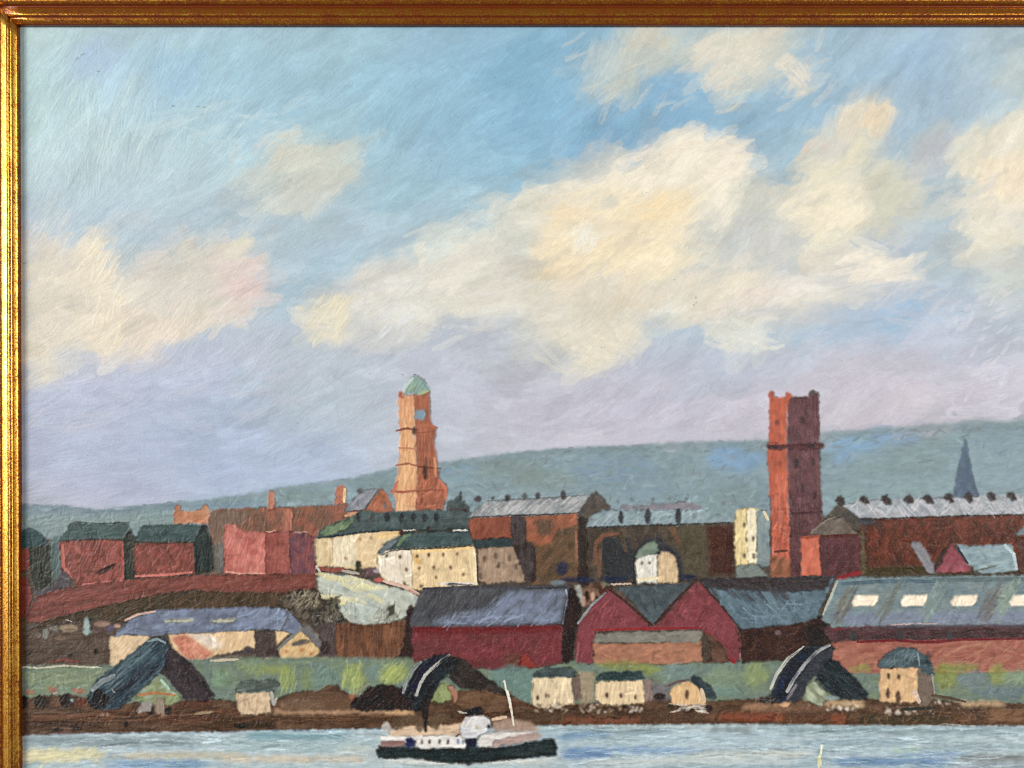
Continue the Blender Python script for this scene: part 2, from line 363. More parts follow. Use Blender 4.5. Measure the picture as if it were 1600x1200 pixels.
# ---- feathered edges: the wet paint was pushed about
def smear(y0, y1, amps):
    sx = XX.copy(); sy = YY.copy()
    for i, (am, sc) in enumerate(amps):
        sx += am * (noise(XX / sc, YY / (sc * .8), 51 + 2 * i) - .5); sy += am * .8 * (noise(XX / sc, YY / (sc * .8), 52 + 2 * i) - .5)
    xi = np.clip(np.round(sx - X0).astype(np.int32), 0, NX - 1); yi = np.clip(np.round(sy - Y0).astype(np.int32), 0, NY - 1)
    a_, b_ = y0 - Y0, y1 - Y0
    new = img[yi, xi]; newid = ids[yi, xi]
    img[a_:b_] = new[a_:b_]; ids[a_:b_] = newid[a_:b_]
smear(Y0, 650, [(46, 62), (22, 24), (9, 9)])

# ---- sky and hill brushwork
def field(x, y):
    n = float(noise(np.float32(x / 170), np.float32(y / 150), 9)); n2 = float(noise(np.float32(x / 70), np.float32(y / 70), 13))
    a = 33 + (n - 0.5) * 56 + (n2 - 0.5) * 22
    if y > 560: a -= 14
    if x < 300 and 280 > y > 60: a += 14
    return a
for ps, (n, ln, wd, op, dry, own) in enumerate([(1500, 48, 30, .6, .15, .3), (1900, 40, 19, .62, .22, .2), (2200, 76, 25, .8, .2, .96), (3400, 50, 11, .75, .3, .85)]):
    for i in range(n):
        x = rng.uniform(X0 - 10, X1); y = rng.uniform(Y0, 800)
        if y > 690 and y > np.interp(x, [p[0] for p in HT], [p[1] for p in HT]) - 8: continue
        t = math.radians(field(x, y) + rng.normal() * (24 if ps < 2 else 8)); l = ln * rng.uniform(0.5, 1.4) / 2; w = wd * rng.uniform(0.6, 1.4)
        if y > 660: t *= 0.5
        xi = min(max(int(x) - X0, 0), NX - 1); yi = min(max(int(y) - Y0, 0), NY - 1)
        if ps == 1: xi = int(min(max(xi + rng.normal() * 11, 0), NX - 1)); yi = int(min(max(yi + rng.normal() * 8, 0), NY - 1))
        c = img[yi, xi].copy()
        g_ = 1 + rng.normal() * (0.045 if ps < 2 else 0.025); c = c * g_ * (1 + rng.normal(size=3) * 0.008)
        c = np.clip(c, 0, 1); c = np.where(c <= 0.0031308, c * 12.92, 1.055 * c ** (1 / 2.4) - 0.055) * 255
        bend = rng.normal() * l * 0.16
        px, py = math.sin(t), math.cos(t)
        ye = min(y - l * math.sin(t), 9999)
        L([(x - l * math.cos(t), y + l * math.sin(t)), (x + bend * px, y + bend * py), (x + l * math.cos(t), ye)], w, c, op=op, dry=dry,
          br=0.7, thick=0.04, jit=0.04 if ps < 2 else 0.03, rough=0.3, taper=.4, ridge=1.0, own=own, gain=g_)
# thick cream touches over the clouds
for (pts, c, n, ln, wd, a) in [
    ([(1090,215),(1165,215),(1170,280),(1080,290),(960,300),(950,250)], (236,226,210), 60, 34, 7, 25),
    ([(850,340),(1060,320),(1060,420),(850,430)], (240,224,190), 70, 32, 7, 35),
    ([(1225,310),(1345,285),(1350,350),(1260,380)], (238,226,204), 40, 36, 7, 30),
    ([(1320,395),(1430,400),(1425,440),(1320,440)], (236,226,212), 34, 44, 7, 12),
    ([(1530,250),(1640,240),(1640,320),(1530,320)], (240,224,200), 34, 34, 8, 55),
    ([(1100,500),(1205,495),(1210,545),(1120,545)], (220,220,214), 26, 40, 6, -12),
    ([(905,515),(990,505),(985,550),(915,565)], (224,217,200), 24, 34, 6, -30),
    ([(890,350),(925,348),(930,385),(898,385)], (234,232,224), 12, 22, 7, 75),
    ([(480,460),(545,452),(548,520),(490,540)], (224,215,188), 30, 26, 6, 45),
    ([(130,380),(180,380),(200,530),(140,540)], (230,218,194), 26, 28, 7, 60),
    ([(1080,60),(1190,55),(1190,110),(1120,145)], (220,214,200), 40, 36, 7, 42),
    ([(1215,105),(1265,100),(1255,150)], (226,216,202), 12, 26, 6, -55),
    ([(1130,500),(1100,480),(1230,440),(1250,470)], (226,216,208), 26, 36, 6, 30),
    ([(50,150),(200,120),(240,260),(60,240)], (186,212,218), 30, 60, 5, 62),
    ([(240,170),(480,150),(470,230),(250,250)], (182,208,220), 34, 80, 5, 14),
    ([(1480,480),(1590,430),(1590,620),(1500,640)], (210,212,222), 34, 22, 5, 40),
    ([(590,480),(650,470),(640,520),(600,540)], (212,218,226), 16, 30, 5, 45),
    ([(1490,340),(1550,330),(1520,400)], (226,220,208), 14, 34, 5, 45),
    ]:
    scumble(pts, c, n, ln * .8, wd * 1.5, a, 14, op=.38, dry=.33, jit=3, br=1.5, thick=.15)
for (pts, c, n, ln, wd, a) in [([(640,360),(900,260),(940,300),(700,420)], (214,212,204), 30, 40, 9, 28), ([(1190,300),(1260,240),(1290,330),(1220,360)], (212,208,196), 20, 34, 9, 40), ([(800,520),(1020,490),(980,590),(880,590)], (214,210,200), 24, 36, 9, -25),
    ([(330,250),(450,210),(560,230),(540,330),(400,330)], (206,208,204), 30, 32, 9, 35), ([(200,400),(420,380),(430,500),(250,520)], (214,206,204), 30, 40, 9, 20), ([(1330,380),(1460,370),(1480,480),(1350,480)], (206,206,204), 24, 40, 9, 25),
    ([(1400,240),(1560,220),(1560,330),(1420,330)], (200,202,200), 26, 40, 10, 40), ([(880,60),(1300,50),(1290,170),(900,180)], (210,208,196), 40, 40, 9, 38), ([(1180,480),(1500,460),(1480,560),(1200,560)], (186,190,208), 30, 50, 10, 15),
    ([(560,420),(800,400),(820,520),(600,560)], (208,208,208), 34, 44, 9, 30), ([(1060,340),(1240,330),(1240,430),(1080,440)], (188,196,200), 26, 40, 9, 20), ([(40,580),(500,540),(560,640),(40,680)], (184,188,208), 34, 60, 10, 15)]:
    scumble(pts, c, n, ln, wd, a, 18, op=.3, dry=.36, jit=4, br=1.2, thick=.1)
# ridge of the hills again over the sky strokes
P([(x, y - 1) for x, y in HT[9:]] + [(x, y + 9) for x, y in HT[9:][::-1]], (122,144,154), 10, soft=2, op=.75, rough=2.2, br=.5)
scumble([(620,735),(900,705),(1150,695),(1150,800),(720,790)], (128,148,156), 130, 26, 6, 12, 20, jit=5, thick=.12, ridge=.3)
scumble([(1290,680),(1775,665),(1775,780),(1290,780)], (132,158,172), 150, 26, 6, 10, 25, jit=6, thick=.12, ridge=.3)
scumble([(30,795),(300,790),(300,830),(30,850)], (120,144,152), 50, 30, 6, 5, 10, jit=5, thick=.12, ridge=.3)

scumble([(620,730),(900,702),(1150,692),(1500,664),(1775,656),(1775,676),(1150,712),(900,724),(620,750)], (112,128,132), 110, 12, 4, 15, 30, jit=8, thick=.12, ridge=.3, dry=.3)
scumble([(330,785),(620,735),(1150,700),(1150,800),(500,790)], (134,158,172), 90, 18, 5, 10, 30, jit=8, thick=.12, ridge=.3)
scumble([(620,760),(1190,720),(1190,800),(640,800)], (108,126,130), 60, 14, 4, 20, 40, jit=6, thick=.12, ridge=.3, dry=.36)
scumble([(1290,690),(1775,670),(1775,775),(1290,775)], (112,136,144), 60, 16, 4, 15, 30, jit=8, thick=.12, ridge=.3, dry=.36)
# ================================================================== the town
P([(20,842),(360,840),(520,812),(740,806),(1150,812),(1320,805),(1780,800),(1780,1100),(20,1100)], (96,80,68), 15, col2=(80,72,64), soft=2, rough=3)
P([(80,838),(96,838),(96,905),(80,905)], (98,122,122), 85, soft=2); P([(204,838),(216,838),(212,900),(206,900)], (60,66,60), 85, soft=1)
# --- far left house
k = 'painted_house#edge'
P([(20,838),(46,824),(58,829),(72,842),(78,858),(20,862)], (48,78,84), 10, key=k + '/roof')
P([(44,858),(50,853),(78,852),(84,922),(60,928),(50,905)], (58,64,52), 88, col2=(48,52,44), key=k)
P([(20,858),(45,856),(46,890),(20,898)], (150,66,58), 80, key=k + '/wall')
P([(20,902),(44,902),(50,935),(44,960),(20,975)], (132,56,48), 80, key=k + '/wall')
P([(80,850),(94,842),(94,880),(90,905),(84,912)], (82,104,106), 85, soft=2)
P([(54,925),(88,915),(96,890),(110,900),(106,918),(60,942)], (88,80,90), 40, soft=2)
# --- castellated orange building behind
P([(272,818),(273,793),(279,788),(284,797),(298,799),(311,797),(320,788),(327,794),(331,806),(330,818)], (178,112,74), 30, col2=(196,134,96), key='painted_battlements')
# --- long brown building behind
k = 'painted_brick_hall'
P([(326,812),(330,799),(345,795),(480,791),(545,788),(560,800),(500,836),(480,862),(352,866),(346,898),(330,898)], (146,86,64), 70, col2=(122,84,64), key=k, mixw=(20,16))
P([(330,800),(350,796),(395,797),(380,822),(352,822),(348,896),(332,896)], (112,88,74), 85, soft=2, col2=(124,98,82))
P([(395,800),(415,798),(418,832),(396,832)], (122,84,66), 88, soft=2)
P([(440,795),(458,794),(458,830),(444,832)], (176,104,80), 82, soft=1, br=1.2)
P([(336,850),(350,848),(350,894),(336,896)], (106,104,102), 85, soft=2)
P([(418,796),(419,770),(424,767),(430,770),(430,796)], (186,116,92), 88, key=k + '/chimney')
P([(523,788),(526,762),(534,757),(542,764),(541,786)], (176,104,76), 88, key=k + '/chimney#2')
L([(538,784),(539,764)], 5, (226,192,140), thick=1)
# --- two red houses
k = 'painted_house#red_first'
P([(93,845),(193,841),(196,912),(150,916),(122,918),(108,897),(96,890)], (150,76,66), 70, col2=(128,66,56), key=k, mixw=(16,10), br=1.0)
L([(98,852),(99,885),(112,900)], 5, (190,104,90), dry=.3); L([(192,848),(193,880),(192,908)], 4, (182,84,76)); L([(130,914),(190,908)], 5, (216,118,106), dry=.25)
scumble([(105,850),(190,848),(188,900),(115,900)], (116,60,50), 8, 22, 5, 35, 30, op=.35)
scumble([(100,850),(190,848),(188,908),(115,905)], (172,92,80), 16, 13, 6, 70, 50, op=.35)
P([(148,896),(160,888),(176,880),(181,881),(176,888),(158,896)], (70,42,40), 25, key=k + '/door', soft=1, rough=.6)
P([(90,846),(97,836),(107,822),(113,818),(200,816),(206,828),(196,843),(150,841),(104,844)], (70,96,96), 3, col2=(58,82,82), key=k + '/roof')
L([(110,819),(120,815),(150,818),(202,816)], 2.5, (44,58,60)); L([(96,844),(150,842),(195,843)], 2.5, (48,56,52))
P([(194,842),(202,827),(206,828),(210,842),(208,908),(202,912),(195,908)], (54,58,48), 88, key=k + '/gable')
dab(202, 838, 11, 18, (44,50,46))
k = 'painted_house#red_second'
P([(211,849),(303,847),(305,897),(290,898),(212,903),(210,870)], (140,70,60), 60, col2=(126,66,54), key=k, mixw=(14,12), br=1.0)
scumble([(214,852),(300,850),(300,893),(216,898)], (164,86,76), 20, 12, 6, 60, 50, op=.35)
L([(218,853),(240,848),(262,858),(268,880)], 3, (104,56,44), dry=.2); L([(212,900),(260,898),(300,894)], 4, (205,110,100), dry=.3)
P([(209,846),(216,832),(224,820),(300,820),(320,820),(306,846),(250,846)], (68,94,94), 4, col2=(58,82,84), key=k + '/roof')
L([(212,846),(250,848),(305,847)], 2.5, (50,54,48))
P([(303,848),(314,824),(321,820),(333,848),(336,890),(306,896)], (44,60,58), 85, col2=(36,48,46), key=k + '/gable')
dab(320, 824, 12, 10, (40,44,44))
# --- salmon and plum blocks
k = 'painted_salmon_block'
P([(351,896),(351,822),(356,819),(370,821),(378,832),(416,832),(416,897)], (206,118,106), 75, col2=(190,98,88), key=k, br=1.1, mixw=(14,14))
L([(354,893),(380,897),(414,896)], 3, (236,168,150), dry=.2)
P([(414,832),(452,830),(456,898),(414,898)], (164,86,76), 85, col2=(150,74,66), key=k + '/wall', mixw=(20,8))
P([(452,830),(478,834),(493,838),(494,897),(454,898)], (138,76,78), 85, col2=(116,72,86), key=k + '/wall#2', mixw=(20,8))
L([(416,831),(430,829)], 2, (226,160,140)); L([(460,832),(480,831)], 3, (190,140,140), dry=.2)
# --- red slope and dark slope
P([(40,972),(48,950),(60,932),(90,921),(150,911),(210,905),(280,900),(350,898),(494,896),(496,922),(440,928),(380,928),(300,925),(240,932),(180,944),(120,958),(70,972)], (134,70,60), 8, col2=(116,62,52), key='painted_slope#red', mixw=(60,5))
scumble([(60,940),(200,915),(480,900),(480,920),(250,925),(80,962)], (148,78,68), 22, 40, 6, 6, 6, dry=.3, op=.35)
P([(36,1005),(44,985),(70,970),(120,957),(180,942),(240,929),(300,922),(380,925),(440,926),(496,918),(500,950),(470,955),(440,953),(300,955),(245,955),(210,968),(150,985),(90,1000)], (84,64,46), 25, col2=(70,58,42), key='painted_slope#dark', br=1.2)
scumble([(180,945),(300,930),(480,930),(480,948),(250,950),(180,960)], (112,84,60), 40, 14, 2.5, 70, 30)
# --- rubble and wall, lower left
P([(24,990),(60,978),(180,968),(215,972),(176,1000),(172,1050),(24,1052)], (96,78,66), 5, col2=(82,66,54), key='painted_wall', mixw=(30,8))
for (x, y, w, h, c, a) in [(72,990,10,16,(128,134,130),60),(84,982,16,8,(120,118,110),30),(108,982,30,12,(150,130,104),15),(110,984,20,6,(120,100,80),10),(160,975,26,10,(152,120,104),10),(172,982,16,12,(96,84,110),50),
        (150,986,12,8,(100,78,84),10),(184,978,12,6,(190,150,132),30),(60,992,10,8,(110,100,92),40),(95,998,20,6,(120,92,72),5)]:
    dab(x, y, w, h, c, a, br=1.3)
P([(132,992),(131,970),(135,964),(141,970),(142,990)], (146,170,168), 88, soft=1, thick=.8)
dab(143, 968, 7, 9, (40,44,50)); L([(105,968),(113,972)], 2, (190,190,190))
dab(150, 1017, 8, 10, (34,28,26), key='painted_wall/window'); dab(110, 1024, 9, 7, (40,32,30), key='painted_wall/window#2'); dab(48, 1022, 8, 9, (60,48,40))
L([(80,1034),(100,1030),(122,1034)], 4, (120,60,52), dry=.2)
# --- slate-roofed low warehouse
k = 'painted_low_warehouse'
P([(172,994),(238,990),(228,1006),(190,1036),(173,1042)], (216,186,146), 45, key=k)
P([(264,990),(400,984),(402,1012),(370,1018),(330,1026),(300,1036),(284,1030),(268,1008)], (224,190,142), 70, col2=(214,178,132), key=k + '/wall')
P([(290,992),(330,990),(352,1010),(330,1014)], (220,202,184), -45, soft=2)
P([(268,996),(292,992),(312,1006),(332,1020),(330,1030),(300,1036),(284,1022)], (206,122,100), -60, col2=(196,100,80), soft=2, br=1.2, drag=7, op=.85)
scumble([(285,1000),(325,1015),(330,1030),(290,1030)], (220,150,120), 16, 9, 3, 30, 50)
P([(397,984),(430,984),(430,1000),(440,1020),(442,1034),(400,1034)], (82,68,64), 80, key=k + '/doorway')
P([(429,984),(456,986),(440,1002),(432,1008)], (224,188,136), 60, soft=1)
P([(176,996),(190,980),(205,966),(245,953),(300,951),(380,949),(440,949),(458,960),(466,970),(480,986),(466,992),(440,986),(400,984),(330,988),(270,990),(230,994),(200,990)], (104,114,138), 8, col2=(122,136,166), key=k + '/roof', mixw=(44,10), br=.9)
scumble([(380,955),(440,953),(470,985),(380,982)], (136,152,184), 20, 22, 4, 35, 25)
L([(196,969),(215,960),(243,955)], 4, (206,166,150), dry=.15)
for i, (xa, xb) in enumerate([(258, 303), (331, 370)]):
    P([(xa,968),(xb,966),(xb-4,972),(xa+2,973)], (178,178,158), 3, key=k + '/skylight#%d' % i, thick=.8, rough=.6)
L([(364,1022),(385,1018),(400,1020)], 5, (86,72,74)); L([(300,1036),(340,1030),(372,1024)], 5, (112,94,86), dry=.2); dab(388, 1014, 14, 10, (76,66,72))
L([(440,984),(452,960),(440,950)], 3, (92,90,86), dry=.3)
# --- meadow and shrubs
P([(494,905),(500,896),(530,897),(560,902),(600,914),(650,926),(658,940),(652,958),(630,966),(600,975),(575,982),(545,970),(520,950),(505,935),(497,920)], (184,190,178), -20, col2=(176,186,182), key='painted_meadow', mixw=(40,12))
scumble([(500,898),(560,903),(600,918),(580,925),(505,912)], (218,210,160), 22, 30, 7, -12, 8, dry=.2)
scumble([(514,930),(562,935),(560,944),(520,942)], (226,214,160), 10, 28, 6, -14, 8, dry=.15)
scumble([(565,918),(600,925),(590,945),(570,940)], (204,204,160), 8, 20, 5, -30, 12, dry=.25)
k = 'painted_shrubbery#left'
P([(436,934),(452,926),(480,920),(500,935),(530,935),(532,958),(540,972),(500,976),(470,968),(455,952),(440,948)], (104,92,78), 50, col2=(66,60,54), key=k, rough=3, br=1.6, mixw=(9,5))
scumble([(455,925),(498,925),(500,950),(460,945)], (166,150,122), 34, 11, 2, 55, 35, dry=.2, thick=1)
scumble([(496,915),(530,925),(535,960),(480,965)], (44,44,40), 40, 10, 2.5, 70, 50, dry=.2)
scumble([(515,940),(560,945),(560,965),(520,968)], (120,128,104), 30, 12, 2, 75, 25, dry=.25)
scumble([(480,955),(560,960),(560,975),(490,975)], (170,168,160), 22, 6, 1.6, 70, 60, dry=.1)
k = 'painted_shrubbery#right'
scumble([(585,950),(620,945),(625,968),(590,972)], (110,104,84), 40, 12, 2.6, 70, 30, dry=.15)
dab(612, 953, 12, 18, (66,66,52), 70, key=k, rough=2); dab(642, 955, 14, 22, (74,48,44), 60, key='painted_shrubbery#dark', rough=2)
# --- cottage with grey gable roof
k = 'painted_cottage'
P([(498,975),(528,972),(530,1034),(505,1032),(499,1012)], (100,84,82), 88, col2=(84,70,70), key='painted_shed')
P([(524,974),(580,975),(638,970),(637,1000),(627,1024),(600,1036),(524,1032)], (128,82,54), 88, col2=(104,68,48), key='painted_shed/wall', mixw=(40,4), br=1.3, jit=.22)
P([(636,952),(650,948),(646,985),(650,1010),(640,1036),(622,1030),(630,1010)], (58,42,38), 80, key='painted_gateway')
P([(436,1012),(450,1000),(470,984),(498,1012),(498,1022),(482,1031),(438,1030)], (216,180,118), 60, col2=(206,168,112), key=k, br=1.1)
P([(466,982),(476,978),(484,976),(508,1008),(498,1013),(484,998)], (112,108,110), -50, key=k + '/roof')
L([(435,1014),(450,1000),(472,982)], 5, (126,128,126), key=k + '/roof')
P([(455,1005),(464,1001),(478,1000),(484,1002),(470,1009),(458,1010)], (104,94,94), 5, soft=1)
dab(473, 1015, 9, 6, (196,124,62), 40, rot=-30); dab(486, 1022, 9, 5, (190,118,62), 40, rot=-30); dab(448, 1018, 6, 5, (206,140,90))
dab(509, 1012, 18, 24, (66,52,50), 60); L([(416,1030),(426,1028)], 6, (224,150,128), thick=1); L([(500,1030),(512,1029)], 5, (206,128,120), thick=1)
dab(424, 1020, 18, 18, (68,54,54), 60)
# --- gabled brick house left of the tower
k = 'painted_gabled_house'
P([(538,806),(546,796),(572,796),(570,806),(556,812)], (190,124,84), 30, key=k)
P([(570,797),(580,782),(596,762),(604,770),(616,797),(616,805),(570,805)], (160,90,60), 60, col2=(178,104,70), key=k + '/gable')
dab(601, 791, 5, 12, (98,98,104)); L([(540,806),(560,800)], 5, (206,150,104))
P([(537,797),(548,784),(560,771),(592,763),(584,774),(570,796),(545,799)], (142,144,156), 40, col2=(120,126,140), key=k + '/roof', br=1.3)
L([(544,799),(568,797)], 3, (58,58,60)); L([(570,796),(592,764)], 2.5, (80,72,70)); dab(562, 767, 10, 9, (80,74,76), key=k + '/chimney'); L([(565,766),(588,763)], 3, (98,100,108))
# --- dark roofs right of the tower
P([(697,798),(699,782),(712,778),(718,774),(720,767),(722,778),(734,792),(732,802)], (74,90,92), 50, col2=(60,72,72), key='painted_roofs')
L([(719,780),(720,767)], 3, (50,58,60)); L([(700,798),(728,797)], 6, (70,44,42)); dab(747, 780, 14, 10, (66,58,60), rot=-30)
# --- clock tower
k = 'painted_clock_tower'
P([(644,617),(671,611),(673,650),(676,664),(682,668),(681,675),(679,690),(683,715),(686,742),(688,752),(698,758),(696,770),(694,798),(649,800),(651,740),(649,690),(648,660)], (164,92,62), 86, col2=(150,84,58), key=k + '/shaded_wall', br=1.3, mixw=(24,6))
P([(621,622),(628,615),(646,617),(648,640),(649,690),(652,740),(650,799),(618,799),(617,778),(613,770),(616,760),(622,742),(624,710),(625,680),(623,650)], (214,152,104), 86, col2=(222,168,118), key=k, br=1.3, mixw=(24,6))
scumble([(624,680),(650,680),(650,795),(620,795)], (230,180,122), 22, 16, 4, 85, 12, dry=.25, thick=.8)
scumble([(622,625),(645,620),(646,665),(624,665)], (208,140,100), 12, 16, 4, 85, 12, dry=.3)
scumble([(652,740),(690,755),(690,795),(652,795)], (196,108,78), 26, 12, 4, 50, 50, dry=.25, thick=.8)
L([(619,673),(636,669),(651,672)], 3.6, (132,70,50)); L([(619,727),(638,724),(653,728)], 3.3, (158,92,62)); L([(653,729),(688,732)], 3.3, (112,60,44)); L([(611,767),(630,769),(653,766)], 4, (160,86,62), dry=.1); L([(623,700),(650,701)], 3.3, (196,128,88), dry=.2); L([(652,768),(675,765),(696,766)], 3, (132,66,48), dry=.1)
L([(652,667),(668,664),(682,668)], 5, (176,98,68)); L([(653,676),(680,674)], 2, (120,66,48))
L([(614,770),(622,752)], 5, (196,112,82)); L([(686,750),(697,764),(696,780)], 5, (196,108,80))
L([(679,716),(681,744)], 4, (208,134,92)); L([(671,716),(672,744)], 2.5, (120,68,48))
P([(620,620),(624,611),(634,614),(630,622)], (170,88,66), 60)
P([(629,618),(631,606),(637,596),(646,588),(653,588),(662,596),(669,604),(671,613),(655,618),(645,613)], (120,152,146), 60, col2=(140,168,156), key=k + '/dome', br=1.2)
L([(631,612),(636,600),(645,591)], 5, (176,198,196), dry=.15); L([(655,616),(669,611)], 4, (158,172,124), dry=.1); L([(640,612),(650,604)], 4, (132,158,124)); L([(660,598),(668,608)], 3, (92,142,152))
L([(643,591),(647,585),(652,590)], 2.5, (170,178,190)); L([(645,585),(650,585)], 1.6, (74,80,96))
P([(647,650),(650,642),(656,640),(664,640),(665,648),(663,656),(656,656),(648,654)], (122,148,166), 30, key=k + '/clock_face', rough=.7, thick=.7)
dab(647, 673, 7, 14, (66,42,34), key=k + '/window', rot=8); dab(664, 738, 8, 24, (50,36,28), key=k + '/window#2'); L([(666,716),(666,728)], 4, (110,72,54)); dab(659, 782, 6, 14, (122,66,46), key=k + '/window#3'); L([(657,773),(663,772)], 1.6, (90,60,46))
# --- cream crescent of houses
k = 'painted_crescent#upper'
P([(492,842),(510,838),(560,832),(600,828),(626,828),(626,846),(604,850),(592,864),(590,888),(560,890),(530,886),(494,886)], (222,200,154), 86, col2=(214,186,138), key=k, br=1.1, mixw=(30,9))
P([(520,842),(556,836),(556,884),(522,884)], (228,212,180), 88, soft=2, br=1.3); P([(556,834),(600,832),(600,846),(590,862),(586,884),(560,884)], (226,196,150), 60, soft=2)
L([(590,838),(622,833)], 9, (230,192,124), br=.8); L([(520,845),(519,880)], 2, (180,150,120), dry=.3)
for x, y in [(519,842),(562,842),(580,840),(540,872)]: dab(x, y, 5, 6, (186,140,106), rough=.4)
P([(494,842),(497,830),(510,822),(555,804),(562,797),(590,799),(716,796),(736,800),(740,830),(700,830),(640,828),(600,828),(560,833),(520,840)], (76,94,96), 3, col2=(66,82,84), key=k + '/roof', mixw=(60,5))
P([(500,834),(510,822),(552,807),(552,815),(540,828),(510,838)], (88,108,82), 25, col2=(110,134,98), soft=1, br=1.5)
L([(496,840),(520,838),(560,832),(600,829),(640,828)], 3, (44,52,54)); L([(640,827),(700,830),(738,828)], 3, (46,56,60))
for i, x in enumerate([560, 582, 605, 627, 646, 664, 682]):
    dab(x, 808 + (i % 2), 9 if i > 1 else 7, 15, (44,48,54) if i != 1 else (70,68,66), key=k + '/window#%d' % i, rough=.6)
k = 'painted_crescent#lower'
P([(590,864),(604,858),(640,857),(700,855),(742,852),(745,876),(746,916),(700,918),(662,922),(640,920),(604,908),(590,892)], (232,204,152), 86, col2=(224,194,144), key=k, br=1.1, mixw=(30,9))
P([(590,864),(612,856),(643,858),(645,918),(606,908),(590,892)], (230,216,198), 86, col2=(222,206,182), soft=1, br=1.4)
L([(650,862),(700,858),(736,856)], 6, (234,196,124)); L([(648,868),(655,880)], 8, (228,178,100), dry=.1); L([(740,860),(744,912)], 5, (236,216,176)); L([(690,912),(742,912)], 6, (222,208,200), dry=.2)
P([(747,858),(760,855),(818,852),(822,868),(820,908),(760,911),(748,908)], (176,146,120), 86, col2=(162,134,112), key=k + '/end_wall', br=1.1)
P([(591,862),(600,852),(614,842),(636,832),(700,830),(740,830),(742,852),(700,854),(640,857),(604,860),(594,868)], (72,94,96), 3, col2=(62,82,84), key=k + '/roof', mixw=(60,5))
P([(592,862),(602,850),(616,842),(622,846),(608,858),(596,866)], (112,122,130), 30, soft=1); L([(622,852),(632,838),(640,836)], 6, (104,130,96), dry=.1); L([(596,867),(612,860),(640,858),(700,856),(742,852)], 2.6, (40,46,50))
P([(738,842),(760,838),(820,838),(824,852),(790,855),(744,856)], (54,68,72), 3, key=k + '/roof')
L([(745,858),(747,910)], 3, (90,74,66))
L([(630,829),(650,828)], 2, (226,220,208)); L([(708,829),(730,828)], 3, (216,214,206)); dab(627, 832, 9, 8, (70,36,32)); dab(671, 826, 9, 8, (60,46,46)); dab(703, 827, 10, 9, (56,50,50))
WN = [(604,868),(625,870),(652,869),(670,867),(692,866),(714,866),(655,888),(678,887),(704,887),(724,897),(681,902),(635,890),(606,912),(632,912),(658,916)]
for i, (x, y) in enumerate(WN):
    dab(x, y, 5, 7 if i not in (10,) else 6, (88,62,44) if i < 4 else (124,88,62), 60, key=k + '/window#%d' % i, rough=.5)
for i, (x, y) in enumerate([(757,873),(774,868),(796,872),(779,884),(806,886),(751,900)]):
    dab(x, y, 6, 12, (110,92,76), 80, key=k + '/end_wall/', rough=.6) if False else dab(x, y, 6, 12, (112,92,76), 80, key=k + '/window#e%d' % i, rough=.6)
L([(498,888),(520,891),(536,889)], 8, (150,84,70), dry=.1); L([(494,885),(500,893)], 4, (190,184,180)); L([(536,892),(560,896)], 5, (172,160,150), dry=.15)
dab(560, 884, 10, 19, (44,46,36), 85, key='painted_tree', rough=1.5); dab(578, 893, 18, 14, (110,84,92), 40, rough=2, key='painted_bush'); dab(588, 892, 10, 6, (170,160,176)); dab(592, 906, 15, 7, (204,96,90), 10, key='painted_wall#garden'); dab(551, 882, 6, 10, (196,190,150))
L([(600,908),(630,916),(655,928)], 6, (214,178,160), dry=.2); dab(706, 913, 18, 5, (110,108,112)); L([(640,922),(655,932)], 4, (188,130,116), dry=.2)
# --- brick terraces right of the crescent
k = 'painted_terrace#first'
P([(734,809),(800,804),(802,840),(738,842),(732,826)], (150,80,54), 70, col2=(136,70,48), key=k)
P([(820,806),(904,801),(904,862),(904,914),(822,914),(820,860)], (112,84,60), 55, col2=(92,74,56), key=k + '/wall', br=1.3, mixw=(26,9))
P([(820,807),(902,802),(902,820),(870,828),(862,848),(840,852),(822,842)], (166,94,62), 30, col2=(148,86,58), soft=2, br=1.2); P([(835,812),(865,810),(862,835),(840,838)], (104,78,60), 60, soft=3)
L([(900,830),(901,880)], 4, (148,96,74), dry=.25)
P([(798,800),(820,798),(822,846),(836,856),(838,905),(824,912),(800,850)], (78,68,70), 85, col2=(60,52,50), key=k + '/shaded_wall')
P([(732,808),(744,794),(762,783),(800,782),(830,780),(870,778),(924,774),(914,788),(904,800),(850,804),(800,805),(760,808)], (158,160,164), 38, col2=(138,144,150), key=k + '/roof', br=1.4, jit=.2)
scumble([(745,796),(800,784),(915,776),(905,795),(800,802)], (196,196,202), 46, 22, 2.5, 40, 6, dry=.3)
L([(738,808),(800,805),(850,804),(904,801)], 2.4, (50,44,46)); L([(762,782),(830,779),(920,773)], 1.8, (90,88,90))
for i, (x, y, w, h) in enumerate([(793,778,10,12),(820,776,9,13),(840,775,8,14),(880,774,9,17),(770,778,6,6)]):
    dab(x, y, w, h, (58,52,54) if i != 1 else (84,92,92), key=k + '/chimney#%d' % i)
P([(904,802),(912,788),(924,772),(930,765),(938,772),(954,792),(950,800),(930,808),(918,822)], (72,64,62), 50, col2=(88,80,74), key=k + '/gable', br=1.2)
P([(904,803),(920,812),(924,860),(920,914),(905,914)], (60,50,46), 88, key=k + '/shaded_wall')
k = 'painted_terrace#second'
P([(918,822),(960,820),(1050,818),(1148,814),(1148,906),(1060,908),(918,912)], (92,78,64), 80, col2=(76,66,58), key=k, br=1.2, mixw=(24,8))
P([(1104,822),(1146,820),(1146,898),(1110,898)], (86,50,38), 80, soft=2, col2=(76,46,40), br=1.2); P([(938,842),(985,838),(990,905),(944,908)], (56,58,62), 85, soft=2); P([(1050,820),(1100,820),(1102,900),(1056,900)], (88,80,62), 84, soft=2)
